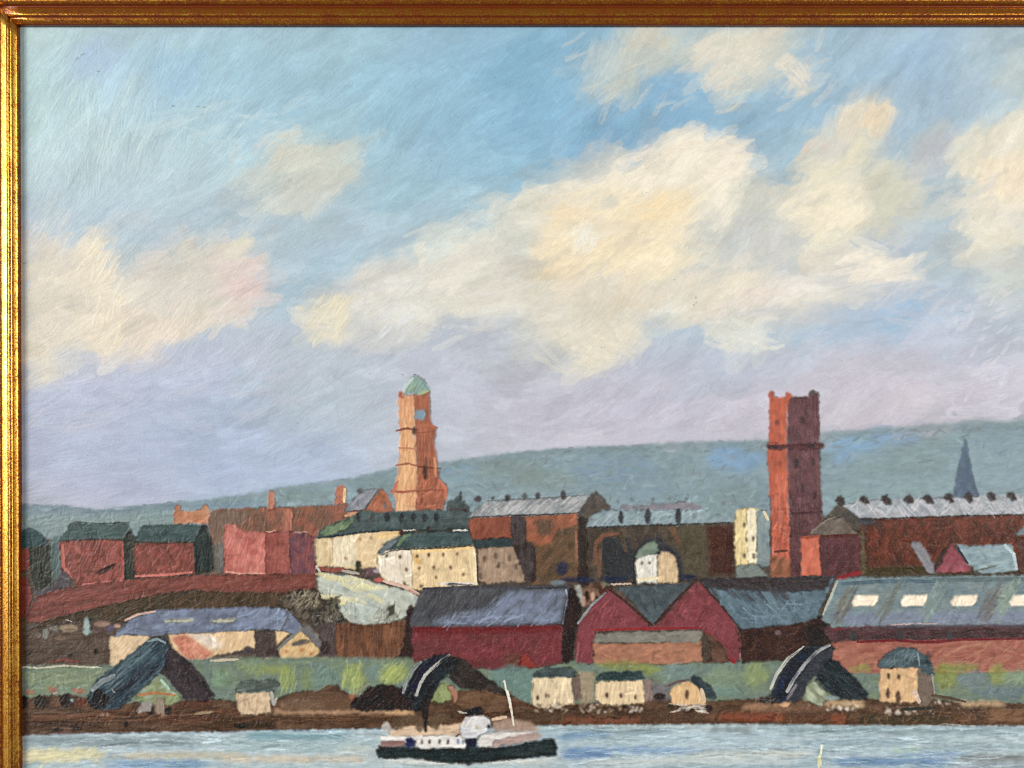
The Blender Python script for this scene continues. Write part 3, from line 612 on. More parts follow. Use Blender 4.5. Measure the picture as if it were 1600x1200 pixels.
L([(930,880),(932,850),(942,836),(966,832)], 9, (140,88,62), dry=.35, op=.7); L([(936,900),(938,860)], 7, (112,84,64), dry=.2); L([(970,832),(978,860)], 8, (84,72,56), dry=.1)
L([(1050,825),(1062,850)], 10, (110,78,56), dry=.25)
P([(914,824),(922,808),(940,796),(968,797),(1010,796),(1060,797),(1096,794),(1112,802),(1150,806),(1146,816),(1050,819),(960,822)], (140,162,172), 40, col2=(122,144,156), key=k + '/roof', br=1.4)
scumble([(922,812),(1000,798),(1090,798),(1100,814),(930,820)], (170,192,204), 36, 18, 2.2, 50, 20, dry=.32)
P([(968,795),(972,788),(1012,790),(1020,786),(1080,784),(1096,792),(1090,796),(1010,797)], (118,124,136), 4, soft=1, col2=(134,128,140))
P([(1098,796),(1110,780),(1135,790),(1148,806),(1112,804)], (124,148,156), 50, soft=3)
for i, (x, y, w, h) in enumerate([(970,808,9,22),(1012,806,10,26),(1060,807,11,26)]):
    dab(x, y, w, h, (50,52,54), key=k + '/chimney#%d' % i)
for x, y in [(965,783),(987,780),(1020,779),(1046,779),(1072,780),(1130,786)]: dab(x, y, 6, 7, (102,116,120), op=.7)
L([(918,824),(960,823),(1050,820),(1140,817)], 3, (58,60,60))
for (x, y, w, h) in [(878,888,20,22),(905,906,60,10),(960,905,44,10),(1075,902,30,10)]: dab(x, y, w, h, (36,48,78), 20, op=.85, soft=2)
P([(986,870),(994,854),(1016,838),(1034,840),(1054,858),(1066,874),(1066,906),(986,908)], (50,56,68), 60, soft=3, rough=2.5, op=.85)
k = 'painted_white_lodge'
P([(993,874),(1003,865),(1026,866),(1028,911),(995,911)], (226,222,210), 88, col2=(214,212,204), key=k, br=1.3, thick=.8)
P([(1027,868),(1032,863),(1048,864),(1057,872),(1059,911),(1027,912)], (216,186,142), 88, col2=(204,174,132), key=k + '/wall', br=1.3, thick=.8)
P([(992,872),(1000,858),(1012,847),(1022,845),(1028,851),(1029,862),(1024,866),(1010,866),(1002,870)], (132,150,132), 35, col2=(110,132,118), key=k + '/roof', br=1.3)
dab(1003, 880, 5, 6, (120,108,104), key=k + '/window', rough=.4); dab(1015, 880, 5, 6, (150,96,84), key=k + '/window#2', rough=.4); L([(996,905),(1026,903)], 6, (238,222,180), dry=.1)
# --- yellow house
k = 'painted_yellow_house'
P([(1147,810),(1150,799),(1156,794),(1186,794),(1186,886),(1150,884),(1147,850)], (236,212,142), 88, key=k, br=1.3, col2=(226,202,140))
P([(1166,796),(1184,795),(1183,880),(1168,880)], (236,224,190), 88, soft=1, br=1.3)
P([(1182,800),(1188,796),(1203,800),(1204,882),(1190,888),(1182,880)], (122,142,152), 88, col2=(136,152,156), key=k + '/shaded_wall')
P([(1150,884),(1184,880),(1198,900),(1150,904)], (122,134,130), 20, soft=1); L([(1194,800),(1200,812)], 5, (222,200,160), dry=.1)
for i, (x, y) in enumerate([(1163,820),(1166,843),(1163,868),(1177,842),(1178,869)]): dab(x, y, 5, 10, (104,96,78), key=k + '/window#%d' % i, rough=.5)
# --- terrace behind the brick tower and its roof
k = 'painted_long_terrace'
P([(1342,811),(1420,808),(1500,805),(1600,803),(1775,800),(1775,898),(1345,900),(1340,850)], (112,54,36), 65, col2=(90,50,36), key=k, br=1.6, jit=.2, mixw=(20,10))
scumble([(1350,820),(1600,810),(1770,810),(1770,880),(1350,880)], (138,66,44), 90, 18, 3, 65, 30, dry=.33)
P([(1345,886),(1430,884),(1600,890),(1775,890),(1775,902),(1345,902)], (72,60,36), 5, soft=2)
P([(1344,830),(1350,826),(1354,896),(1344,898)], (92,82,52), 88, soft=1)
P([(1288,814),(1300,796),(1312,786),(1320,788),(1344,812),(1344,834),(1330,826),(1310,808)], (88,80,70), 50, col2=(74,68,62), key=k + '/gable')
P([(1316,790),(1330,785),(1352,782),(1390,780),(1430,779),(1500,777),(1600,772),(1775,766),(1775,802),(1600,803),(1500,805),(1420,808),(1345,810),(1330,800)], (170,172,182), -42, col2=(150,158,168), key=k + '/roof', br=1.5, jit=.18)
for i in range(20):
    x = 1330 + i * 14.5 * 1.6
    scumble([(x,785),(x+12,783),(x+22,800),(x+10,804)], (202,200,208), 5, 20, 2.6, -50 if i % 2 else 45, 10, dry=.25)
L([(1345,811),(1420,809),(1500,806),(1600,804),(1770,802)], 2.4, (48,46,50))
P([(1340,808),(1360,810),(1372,814),(1350,822),(1342,820)], (64,66,76), 10, soft=2)
P([(1507,685),(1511,694),(1516,724),(1522,752),(1530,776),(1489,776),(1494,745),(1500,715)], (86,106,132), 84, col2=(76,96,120), key='painted_spire', br=1.2, rough=.8)
for i, x in enumerate([1312, 1350, 1384, 1419, 1449, 1482, 1513, 1548, 1580, 1616, 1652, 1690, 1728]):
    y = 781 - (x - 1350) * 0.03
    P([(x-8,y+1),(x-4,y-6),(x+2,y-7),(x+6,y-3),(x+9,y+7),(x+3,y+9),(x-3,y+5)], (58,50,50), 60, key=k + '/chimney#%d' % i, rough=1.2, br=1.3)
P([(1422,850),(1427,846),(1437,845),(1450,866),(1466,890),(1460,897),(1448,894),(1436,874)], (134,134,142), -55, key='painted_slate_lean-to'.replace('-', '_'), br=1.4)
P([(1458,884),(1474,858),(1486,846),(1490,852),(1470,884),(1462,896)], (70,52,44), 60)
k = 'painted_pink_gabled_house'
P([(1463,893),(1475,870),(1487,849),(1500,866),(1517,892),(1490,896)], (168,82,98), 60, col2=(150,70,84), key=k)
P([(1493,851),(1530,853),(1578,849),(1584,862),(1589,892),(1560,894),(1530,896),(1512,880)], (146,172,182), 3, col2=(128,154,166), key=k + '/roof', br=1.3)
L([(1570,852),(1584,866),(1588,888)], 6, (176,198,206), dry=.1); L([(1493,854),(1512,880)], 4, (60,66,76)); L([(1524,892),(1556,884)], 3, (96,100,84), dry=.2)
P([(1583,836),(1600,822),(1640,818),(1640,838),(1600,836)], (112,132,138), 40, key='painted_corner_house/roof'); P([(1588,838),(1640,838),(1640,896),(1592,896)], (92,54,44), 80, key='painted_corner_house')
# --- brick water tower
k = 'painted_brick_tower'
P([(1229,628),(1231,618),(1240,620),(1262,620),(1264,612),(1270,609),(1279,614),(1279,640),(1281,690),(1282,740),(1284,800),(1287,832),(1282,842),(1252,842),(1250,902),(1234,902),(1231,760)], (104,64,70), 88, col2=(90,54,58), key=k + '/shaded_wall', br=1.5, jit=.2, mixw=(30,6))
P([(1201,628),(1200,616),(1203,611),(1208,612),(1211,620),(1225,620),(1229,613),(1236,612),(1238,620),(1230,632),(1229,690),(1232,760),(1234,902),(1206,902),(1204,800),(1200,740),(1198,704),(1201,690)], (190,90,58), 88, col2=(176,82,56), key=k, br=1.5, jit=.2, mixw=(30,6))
scumble([(1202,740),(1232,740),(1233,895),(1206,895)], (216,112,88), 60, 20, 3.4, 86, 10, dry=.3, thick=.8)
scumble([(1236,640),(1278,640),(1282,830),(1240,830)], (126,84,90), 60, 14, 2, 86, 14, dry=.38)
P([(1204,868),(1234,872),(1234,900),(1206,902)], (138,86,58), 60, soft=2, col2=(170,104,72)); L([(1210,862),(1230,860)], 4, (120,60,46), dry=.15)
L([(1241,622),(1262,621)], 3, (66,48,48)); L([(1277,622),(1280,680)], 3, (80,32,36))
P([(1195,697),(1200,693),(1230,694),(1262,693),(1282,692),(1290,694),(1287,701),(1262,703),(1230,701),(1212,704),(1200,702)], (82,42,44), 3, key=k + '/cornice')
dab(1208, 699, 18, 7, (50,30,38)); dab(1268, 697, 14, 7, (48,34,42)); dab(1269, 614, 10, 8, (72,70,70)); L([(1200,694),(1228,693)], 1.6, (206,96,66))
L([(1238,802),(1284,800)], 4, (78,42,50), dry=.1)
for i, (x, y, w, h, c) in enumerate([(1214,660,8,9,(116,52,40)),(1254,656,10,15,(68,40,42)),(1244,724,8,17,(44,34,40)),(1270,722,7,14,(64,44,48)),(1218,724,6,10,(140,64,46)),(1211,724,4,8,(140,70,50)),(1254,762,7,14,(58,38,44)),(1273,772,6,16,(58,34,38)),(1246,765,5,12,(66,42,48)),(1214,772,6,8,(150,70,50))]):
    dab(x, y, w, h, c, key=k + '/window#%d' % i, rough=.6)
# --- lodge at its foot
k = 'painted_tower_lodge'
P([(1251,840),(1280,838),(1282,866),(1284,900),(1252,901)], (214,108,78), 86, col2=(202,98,70), key=k, br=1.4)
P([(1280,838),(1343,834),(1344,902),(1284,903)], (104,60,66), 70, col2=(90,52,56), key=k + '/shaded_wall', br=1.3)
P([(1268,834),(1276,822),(1292,812),(1306,808),(1318,812),(1336,830),(1342,836),(1282,838)], (124,110,100), 40, col2=(104,92,84), key=k + '/roof', br=1.4)
L([(1266,832),(1292,812),(1304,809)], 3, (140,132,116), dry=.2); L([(1252,840),(1280,837)], 4, (160,72,44)); L([(1284,838),(1340,836)], 5, (96,50,42)); L([(1310,905),(1342,895)], 10, (150,34,46), dry=.1)

# ================================================================== waterside sheds
P([(24,1040),(180,1040),(330,1028),(500,1026),(640,1028),(880,1030),(1100,1028),(1285,1034),(1775,1040),(1775,1120),(24,1120)], (116,134,110), 8, col2=(110,130,122), key='painted_green_bank', soft=2, mixw=(50,12), br=.8)
# crimson shed
k = 'painted_crimson_shed'
P([(644,980),(700,977),(880,974),(879,1036),(850,1042),(790,1048),(740,1044),(700,1028),(668,1030),(646,1036)], (126,54,62), 8, col2=(116,56,60), key=k, br=1.1, mixw=(50,9))
P([(646,979),(876,975),(876,986),(700,990),(646,990)], (116,36,42), 3, soft=2); P([(786,1022),(812,1020),(816,1042),(790,1044)], (106,66,56), 60, soft=2); P([(812,1028),(824,1020),(836,1042),(812,1044)], (150,52,40), 50, soft=1)
scumble([(740,1000),(870,985),(870,1030),(740,1035)], (152,76,88), 40, 22, 2.4, 60, 25, dry=.38)
P([(640,978),(644,958),(654,930),(666,918),(720,916),(800,916),(890,914),(892,924),(884,944),(880,976),(800,977),(700,978)], (88,90,98), 55, col2=(76,78,86), key=k + '/roof', br=1.3, mixw=(30,10))
P([(790,924),(886,922),(880,945),(876,972),(780,975),(700,976),(668,975),(700,962),(760,950)], (118,130,158), 45, col2=(104,112,132), soft=3, br=1.3)
scumble([(700,965),(870,955),(870,972),(690,976)], (142,156,188), 34, 26, 3, 25, 20, dry=.32); scumble([(665,925),(800,920),(760,950),(660,965)], (70,70,72), 60, 24, 3, 50, 15, dry=.33)
L([(662,920),(760,917),(888,916)], 5, (78,74,82), dry=.15); dab(872, 910, 26, 8, (110,128,140), 20); L([(820,920),(884,918)], 2.5, (50,54,62), dry=.1)
L([(884,922),(888,934),(880,974)], 3.5, (154,166,190), dry=.1); L([(700,912),(740,914)], 3, (58,66,72), dry=.1)
P([(889,918),(896,916),(905,936),(908,955),(900,985),(896,1032),(878,1036),(880,976),(884,948)], (58,42,40), 86, col2=(48,38,38), key='painted_gateway#dark', br=1.2)
P([(896,912),(908,912),(914,940),(908,945)], (150,152,146), 80, soft=1); P([(909,914),(945,912),(950,920),(935,938),(914,950)], (92,68,56), 60, col2=(130,100,80), key='painted_tree#brown', br=1.6, rough=2)
for (x, y, c) in [(917,930,(60,34,30)),(926,932,(196,152,128)),(924,918,(120,84,66)),(938,922,(76,50,42)),(932,938,(56,36,32)),(912,940,(176,140,120))]: dab(x, y, 7, 16, c, 75)
L([(955,913),(986,912)], 3, (222,190,176)); L([(944,912),(952,914)], 4, (96,112,96))
# twin gables
k = 'painted_twin_gabled_shed'
P([(966,918),(1000,914),(1070,912),(1088,906),(1030,972),(1016,974),(990,944)], (84,98,106), -55, col2=(72,84,92), key=k + '/roof', br=1.3)
P([(904,978),(910,962),(925,946),(944,926),(956,920),(978,938),(1018,980),(1026,976),(1060,940),(1089,908),(1100,918),(1128,948),(1148,974),(1158,1004),(1156,1034),(1128,1034),(1104,1006),(1094,984),(930,986),(926,1036),(900,1036),(900,1000)], (138,64,74), 62, col2=(128,60,68), key=k, br=1.1, mixw=(26,12))
scumble([(940,930),(1010,985),(910,1020),(905,980)], (164,80,92), 40, 18, 2.4, 55, 25, dry=.4); scumble([(1085,912),(1150,985),(1040,980)], (164,78,90), 50, 18, 2.4, 60, 25, dry=.4)
L([(1106,990),(1130,1020),(1146,1034)], 8, (150,34,46), dry=.1); L([(928,984),(1010,982),(1092,981)], 4, (150,40,48), dry=.15); L([(904,1002),(902,1034)], 4, (158,88,94), dry=.2)
L([(950,920),(975,938),(1018,976)], 4.5, (78,52,50), key=k + '/ridge'); L([(1024,974),(1056,938),(1088,906)], 6, (76,48,46), key=k + '/ridge'); L([(1092,906),(1122,940),(1152,976)], 3, (82,40,44))
L([(903,974),(924,946),(946,926)], 4, (132,138,146), dry=.1); L([(938,924),(954,917)], 6, (84,52,46)); L([(1154,984),(1158,1004),(1156,1030)], 3, (176,124,124), dry=.15)
# low brick shed
k = 'painted_low_brick_shed'
P([(1094,988),(1106,988),(1132,1012),(1142,1034),(1110,1036),(1098,1034)], (110,76,60), -55, col2=(84,62,52), key=k + '/side_wall')
P([(927,1006),(1000,1004),(1094,1001),(1099,1032),(1060,1038),(928,1038)], (182,122,92), 12, col2=(170,112,84), key=k, br=1.1)
P([(926,1004),(930,991),(960,987),(1040,986),(1098,984),(1100,990),(1093,1003),(1000,1004)], (140,136,126), 4, col2=(128,124,116), key=k + '/roof', br=1.1)
P([(1097,990),(1106,994),(1112,1020),(1108,1034),(1098,1034)], (82,68,58), 80, soft=1)
# slate shed
k = 'painted_slate_shed'
P([(1153,980),(1235,974),(1285,962),(1302,976),(1302,1002),(1270,1016),(1240,1030),(1160,1036)], (74,48,38), 30, col2=(62,42,38), key=k, br=1.3)
P([(1096,906),(1180,904),(1304,902),(1294,926),(1283,948),(1278,966),(1240,974),(1190,980),(1160,984),(1150,974),(1130,948),(1108,922)], (96,122,138), -50, col2=(84,106,122), key=k + '/roof', br=1.3, mixw=(30,8))
P([(1096,904),(1200,902),(1300,901),(1290,922),(1230,924),(1180,922),(1120,920),(1104,916)], (66,58,62), 3, soft=1, br=1.2)
scumble([(1110,918),(1250,918),(1240,935),(1120,935)], (70,66,70), 24, 26, 5, -50, 10, dry=.25); scumble([(1140,945),(1270,940),(1260,962),(1165,976)], (122,150,172), 44, 20, 2.6, -40, 30, dry=.36)
scumble([(1160,985),(1290,975),(1240,1025),(1165,1030)], (100,72,66), 40, 12, 2.2, 40, 40, dry=.4); dab(1215, 988, 10, 8, (150,120,130), -30, op=.5)
P([(1250,980),(1292,968),(1298,1002),(1262,1012)], (48,40,34), 50, soft=3)
# long shed with skylights
k = 'painted_skylight_shed'
P([(1284,1042),(1294,1018),(1304,1002),(1330,1000),(1500,996),(1775,992),(1775,1050),(1284,1052)], (164,94,78), 8, col2=(174,108,88), key=k, br=1.2, mixw=(50,10))
scumble([(1460,1005),(1760,1000),(1760,1040),(1480,1042)], (182,124,94), 50, 26, 4, 25, 20, dry=.33)
P([(1284,984),(1300,974),(1400,974),(1600,972),(1775,972),(1775,994),(1640,996),(1560,998),(1480,998),(1350,1001),(1320,1000),(1300,1004)], (92,60,64), 8, col2=(74,52,54), key=k + '/eaves', br=1.3, rough=1.6)
L([(1340,1003),(1400,1000),(1428,1003),(1460,1003),(1500,999),(1600,998)], 4.5, (122,32,42), dry=.1); L([(1300,984),(1340,978),(1400,976)], 4, (122,50,62), dry=.2)
P([(1283,968),(1292,942),(1306,906),(1330,902),(1450,900),(1600,898),(1775,896),(1775,974),(1500,976),(1400,976),(1300,980)], (124,142,146), 6, col2=(112,134,144), key=k + '/roof', br=1.1, mixw=(60,10))
P([(1300,958),(1775,952),(1775,974),(1320,976)], (126,138,162), 6, soft=4, br=1.1); L([(1316,912),(1380,908),(1460,908)], 7, (84,110,126), dry=.15); L([(1460,906),(1640,904)], 8, (98,120,126), dry=.1)
for x, c in [(1320,(118,116,108)),(1384,(112,118,114)),(1455,(126,146,144)),(1545,(116,112,112)),(1568,(138,156,142))]:
    scumble([(x,922),(x+22,914),(x+4,962),(x-16,962)], c, 20, 34, 5, 60, 6, dry=.3)
L([(1308,908),(1298,932),(1286,960)], 4, (168,176,164), dry=.1)
for i, x in enumerate([1352, 1428, 1506, 1598, 1680]):
    P([(x-21,941),(x-15,930),(x+21,929),(x+20,938),(x+14,946),(x-18,947)], (248,230,206), 4, key=k + '/skylight#%d' % i, thick=1.1, rough=.6, br=.9, jit=.05, drag=1.2, seam=.15)
for x in (1333, 1406, 1484): dab(x, 993, 11, 16, (66,66,72), 85)
L([(1392,976),(1430,974),(1470,975)], 2, (206,170,160), dry=.3)

# ================================================================== green bank details
L([(36,1042),(60,1044),(100,1040),(160,1043)], 3, (206,198,176), dry=.2); L([(330,1032),(372,1030)], 4, (190,176,150), dry=.25)
for (x, y, w, h, c, a) in [(90,1060,120,26,(122,140,106),8),(120,1078,60,12,(124,150,124),8),(215,1060,60,20,(126,150,118),20),(345,1060,26,34,(122,156,120),-40),(400,1042,60,14,(128,148,96),6),(424,1048,60,12,(136,150,72),3),
        (448,1058,26,42,(142,158,74),85),(480,1060,20,36,(120,138,84),80),(510,1056,50,34,(112,140,130),20),(552,1058,38,36,(150,166,78),80),(615,1052,50,28,(158,172,74),45),(585,1052,30,26,(112,140,138),60),
        (800,1058,70,40,(100,138,136),10),(820,1080,40,40,(104,138,134),20),(915,1056,30,14,(150,140,110),5),(970,1040,80,16,(132,140,60),3),(1016,1046,40,18,(140,152,44),10),(1060,1050,60,26,(118,144,142),35),(1130,1062,60,42,(126,148,120),15),
        (1180,1056,40,40,(140,156,92),70),(1130,1080,60,18,(110,142,140),5),(1345,1044,34,14,(140,152,60),10),(1345,1065,40,26,(116,136,128),30),(1478,1056,38,44,(138,146,44),80),(1520,1064,50,30,(116,134,144),20),(1500,1044,60,14,(128,144,70),8),
        (1560,1054,30,32,(142,152,60),55),(1590,1058,50,24,(140,164,134),30),(1560,1082,90,18,(104,126,140),10),(1680,1060,120,30,(124,144,110),10)]:
    P(E(x, y, w / 2, h / 2), c, a, soft=2, rough=4, br=1.1, op=.7, drag=14)
scumble([(540,1040),(566,1040),(566,1078),(535,1078)], (176,190,104), 16, 28, 2.5, 78, 8, dry=.35); scumble([(596,1040),(640,1036),(625,1068),(600,1062)], (176,188,84), 16, 22, 3, 48, 10, dry=.3)
scumble([(436,1042),(462,1042),(462,1080),(440,1080)], (164,178,96), 14, 28, 2.5, 84, 8, dry=.35)
scumble([(50,1050),(170,1050),(150,1078),(50,1076)], (140,152,120), 40, 26, 3, 25, 25, dry=.38)
# --- shore
SH = [(24,1092),(60,1088),(110,1084),(150,1094),(200,1098),(290,1094),(335,1092),(370,1096),(425,1096),(436,1090),(460,1082),(505,1078),(512,1070),(526,1070),(545,1086),(560,1092),(620,1086),(700,1086),(720,1078),(790,1084),(830,1100),(900,1098),(1000,1096),(1025,1082),(1045,1094),(1110,1096),(1160,1092),(1190,1090),(1300,1092),(1370,1092),(1460,1092),(1500,1098),(1560,1096),(1600,1100),(1775,1100)]
P(SH + [(1775,1136),(1350,1134),(1200,1132),(1000,1133),(900,1134),(700,1138),(500,1141),(400,1143),(200,1146),(100,1148),(24,1151)], (86,62,46), 3, col2=(104,76,56), key='painted_shore', br=1.2, mixw=(50,6), rough=1.6)
for (x0, x1, y, h, c) in [(50,180,1120,8,(122,78,52)),(40,160,1130,10,(74,54,40)),(150,380,1112,6,(110,66,44)),(220,350,1124,10,(96,60,42)),(280,330,1098,10,(96,58,42)),(340,430,1125,14,(80,56,38)),(370,430,1133,8,(60,48,34)),(430,640,1112,7,(186,144,108)),(440,520,1102,16,(122,94,72)),
        (500,600,1098,20,(112,80,58)),(600,645,1112,8,(206,164,112)),(440,620,1124,12,(86,60,40)),(860,1000,1126,10,(132,78,54)),(820,880,1120,16,(92,70,52)),(1000,1130,1120,14,(92,66,52)),(1100,1220,1118,12,(122,84,60)),(1125,1230,1120,12,(140,70,44)),(1222,1330,1122,14,(104,68,48)),
        (1300,1320,1124,16,(136,72,42)),(1340,1480,1124,14,(76,66,46)),(1480,1560,1120,18,(100,72,52)),(1545,1600,1118,18,(140,100,66)),(1600,1775,1120,18,(120,86,60)),(720,800,1096,24,(104,76,54)),(1160,1235,1104,10,(168,124,90)),(1290,1350,1100,12,(200,166,124)),(1500,1570,1100,8,(196,164,124)),(1200,1300,1106,8,(128,92,70))]:
    P([(x0,y-h/2),((x0+x1)/2,y-h/2-1),(x1,y-h/2),(x1,y+h/2),((x0+x1)/2,y+h/2),(x0,y+h/2)], c, 2, soft=2, rough=2.4, op=.85, br=1.3)
scumble([(40,1110),(380,1108),(380,1138),(40,1142)], (56,42,32), 30, 50, 3, 2, 6, dry=.3); scumble([(40,1112),(600,1108),(600,1125),(40,1128)], (146,100,68), 30, 50, 2, 2, 4, dry=.35)
scumble([(820,1110),(1590,1110),(1590,1130),(820,1128)], (60,46,36), 60, 18, 3, 30, 40, dry=.3)
scumble([(1215,1100),(1560,1100),(1560,1128),(1215,1128)], (156,112,78), 60, 14, 2, 60, 40, dry=.38)
dab(90, 1140, 20, 6, (26,24,22), 5); dab(120, 1138, 16, 5, (30,26,22), 5); dab(197, 1132, 6, 12, (30,26,24)); dab(376, 1134, 22, 8, (30,34,26), 5); L([(76,1148),(100,1144),(120,1146)], 3, (110,76,76))
# bushes and orange flowers at the left
for i, (x, y, w) in enumerate([(46,1081,15),(82,1078,16),(124,1079,22)]): dab(x, y, w, 10, (168,100,78), 10, key='painted_flower_bed#%d' % i, rough=2, op=.8)
for i, (x, y, w, h) in enumerate([(38,1096,12,24),(65,1096,24,24),(104,1094,26,22),(152,1092,34,34)]):
    dab(x, y, w, h, (52,46,40), 60, key='painted_bush#%d' % i, rough=2.4, br=1.6, col2=(38,34,32))
dab(113, 1094, 6, 5, (140,170,172)); dab(128, 1098, 18, 14, (104,54,38), 60); L([(84,1084),(90,1081)], 2.4, (206,160,130)); dab(90, 1096, 8, 16, (110,78,54))
# --- left dock bridge
k = 'painted_gangway#left'
P([(255,1030),(262,1010),(275,1018),(300,1036),(318,1058),(336,1088),(326,1094),(290,1094),(268,1068),(250,1050)], (66,56,62), -55, col2=(54,46,50), key=k + '/far_leg', br=1.2)
P([(210,1094),(228,1070),(246,1058),(262,1070),(286,1094),(270,1100),(240,1102)], (128,142,96), 20, soft=1, col2=(150,164,136)); L([(216,1086),(244,1082),(272,1086)], 5, (176,118,68), dry=.1); L([(252,1062),(264,1076)], 5, (156,190,168), dry=.1)
P([(140,1094),(142,1076),(152,1062),(175,1044),(205,1020),(232,1000),(244,994),(256,996),(264,1008),(261,1030),(252,1048),(228,1072),(200,1096),(184,1108),(160,1110),(146,1104)], (60,84,98), 42, col2=(48,68,82), key=k, br=1.2, mixw=(60,6))
scumble([(160,1060),(230,1004),(250,1004),(180,1075)], (92,118,128), 26, 34, 3, 42, 5, dry=.35); scumble([(170,1090),(240,1030),(250,1040),(190,1098)], (44,50,60), 26, 34, 4, 44, 5, dry=.3)
L([(146,1076),(160,1064),(178,1056)], 9, (126,136,142), dry=.25); L([(232,1002),(246,998),(258,1004)], 4, (126,150,156), dry=.2)
dab(156, 1092, 28, 30, (44,38,40), 60, key=k + '/end_frame', rough=2, br=1.5); dab(145, 1078, 5, 4, (176,190,196)); L([(175,1076),(180,1082)], 2, (176,160,150)); L([(258,1020),(260,1046)], 2.5, (36,36,42))
P([(214,1112),(222,1098),(236,1094),(240,1112)], (150,142,140), 40, soft=1, br=1.4, key='painted_rocks#left'); P([(228,1114),(238,1108),(244,1116)], (50,40,38), 30)
P([(243,1092),(250,1090),(257,1092),(257,1115),(243,1115)], (150,132,116), 88, key='painted_post', rough=.7)
dab(264, 1110, 12, 14, (44,34,34), 60); L([(305,1115),(332,1112)], 4, (150,130,100), dry=.1)
# --- middle dock bridge
P([(545,1104),(556,1092),(580,1072),(600,1068),(628,1074),(652,1090),(660,1108),(630,1110),(560,1110)], (56,42,38), 40, col2=(44,36,38), key='painted_mound', rough=2.2, br=1.4)
L([(552,1086),(574,1070)], 3, (150,140,110), dry=.2); dab(550, 1088, 10, 8, (150,90,60), 40)
k = 'painted_gangway#middle'
P([(700,1032),(716,1026),(738,1040),(764,1060),(796,1086),(790,1096),(752,1080),(720,1076),(700,1058)], (54,48,48), -38, col2=(66,58,54), key=k + '/far_leg', br=1.3)
P([(672,1094),(684,1072),(698,1066),(708,1078),(704,1094),(690,1100)], (142,156,96), 50, soft=1, br=1.3); P([(698,1070),(708,1072),(718,1090),(710,1098)], (180,122,98), -50, soft=1)
P([(716,1080),(760,1078),(800,1092),(800,1112),(730,1116),(712,1100)], (104,74,52), 8, soft=1, col2=(118,86,62), key='painted_shore', br=1.3)
P([(632,1084),(640,1062),(650,1042),(664,1030),(686,1022),(702,1022),(716,1034),(706,1050),(690,1064),(678,1084),(668,1106),(650,1112),(640,1098)], (42,52,58), 60, col2=(36,42,48), key=k, br=1.3)
P([(640,1080),(652,1050),(672,1030),(690,1024),(668,1052),(654,1082)], (32,38,66), 60, soft=1)
L([(630,1082),(636,1064),(646,1046),(658,1034)], 5, (150,154,168), dry=.32, thick=1, key=k + '/rail'); L([(651,1086),(656,1070),(665,1054),(680,1040),(702,1023)], 4.6, (180,180,178), dry=.36, thick=1.1, key=k + '/rail#2'); dab(651, 1085, 6, 6, (160,160,160))
# --- right dock bridge
k = 'painted_gangway#right'
P([(1284,1036),(1296,1024),(1312,1036),(1336,1060),(1358,1084),(1354,1094),(1310,1092),(1288,1076),(1272,1062)], (46,60,66), -45, col2=(38,48,54), key=k + '/far_leg', br=1.3)
P([(1254,1092),(1258,1072),(1270,1062),(1284,1076),(1296,1092),(1280,1104)], (172,182,156), -45, soft=1, col2=(136,144,116), br=1.4)
P([(1196,1096),(1206,1078),(1218,1050),(1236,1026),(1258,1010),(1276,1008),(1300,1008),(1304,1012),(1300,1026),(1286,1046),(1262,1068),(1254,1090),(1240,1098),(1210,1098)], (62,66,76), 58, col2=(52,58,66), key=k, br=1.3)
P([(1208,1092),(1218,1062),(1238,1030),(1258,1012),(1274,1012),(1256,1042),(1236,1068),(1228,1094)], (28,52,82), 60, col2=(34,44,54), soft=1, br=1.3)
L([(1204,1076),(1214,1052),(1230,1030),(1256,1011)], 5, (190,190,184), dry=.36, thick=1, key=k + '/rail'); L([(1230,1080),(1240,1062),(1256,1040),(1276,1018),(1296,1008)], 6.5, (170,172,180), dry=.34, thick=1, key=k + '/rail#2'); L([(1230,1092),(1244,1070)], 5, (126,118,128), dry=.2)
dab(1200, 1094, 30, 12, (54,50,54), 40, rough=2.5, br=1.4); scumble([(1180,1075),(1205,1075),(1210,1098),(1180,1098)], (140,136,120), 16, 12, 2, 50, 40, dry=.3); dab(1300, 1090, 24, 6, (140,160,166), 5)
P([(1216,1104),(1224,1096),(1234,1096),(1232,1108)], (214,164,120), 60)
# --- shore houses
def house(kn, wall, wc, roof, rc, side=None, sc=None, wins=(), door=None, ang=85):
    if side: P(side, sc, 86, key=kn + '/side_wall', br=1.3)
    P(wall, wc, ang, key=kn, br=1.3, thick=.7, col2=[q * .95 for q in wc], jit=.1)
    P(roof, rc, 5, key=kn + '/roof', br=1.4, col2=[q * .82 for q in rc])
    for i, (x, y, w, h) in enumerate(wins): dab(x, y, w, h, (84,60,48), key=kn + '/window#%d' % i, rough=.5)
    if door: dab(*door, (96,68,54), key=kn + '/door', rough=.5)
P([(1046,1070),(1020,1066),(1010,1090),(1046,1094)], (116,112,118), 20, soft=3)
house('painted_cottage#pale', [(368,1083),(395,1081),(421,1080),(423,1113),(400,1116),(376,1118),(370,1100)], (212,182,146), [(366,1082),(372,1070),(380,1063),(428,1061),(436,1068),(430,1080),(421,1081),(392,1081)], (98,112,108))
L([(424,1082),(428,1100),(432,1092)], 7, (170,166,162), dry=.25)
P([(903,1050),(926,1050),(930,1098),(908,1104)], (160,144,116), 80, soft=2)
house('painted_cottage#two_windowed', [(832,1059),(860,1057),(893,1056),(896,1098),(870,1106),(845,1106),(830,1100)], (230,206,166), [(831,1058),(838,1050),(848,1043),(890,1042),(904,1052),(896,1058),(862,1058)], (82,98,102), [(893,1056),(905,1054),(909,1092),(896,1098)], (118,98,88), [(840,1090,5,9),(853,1087,4,9),(857,1087,3,8)])
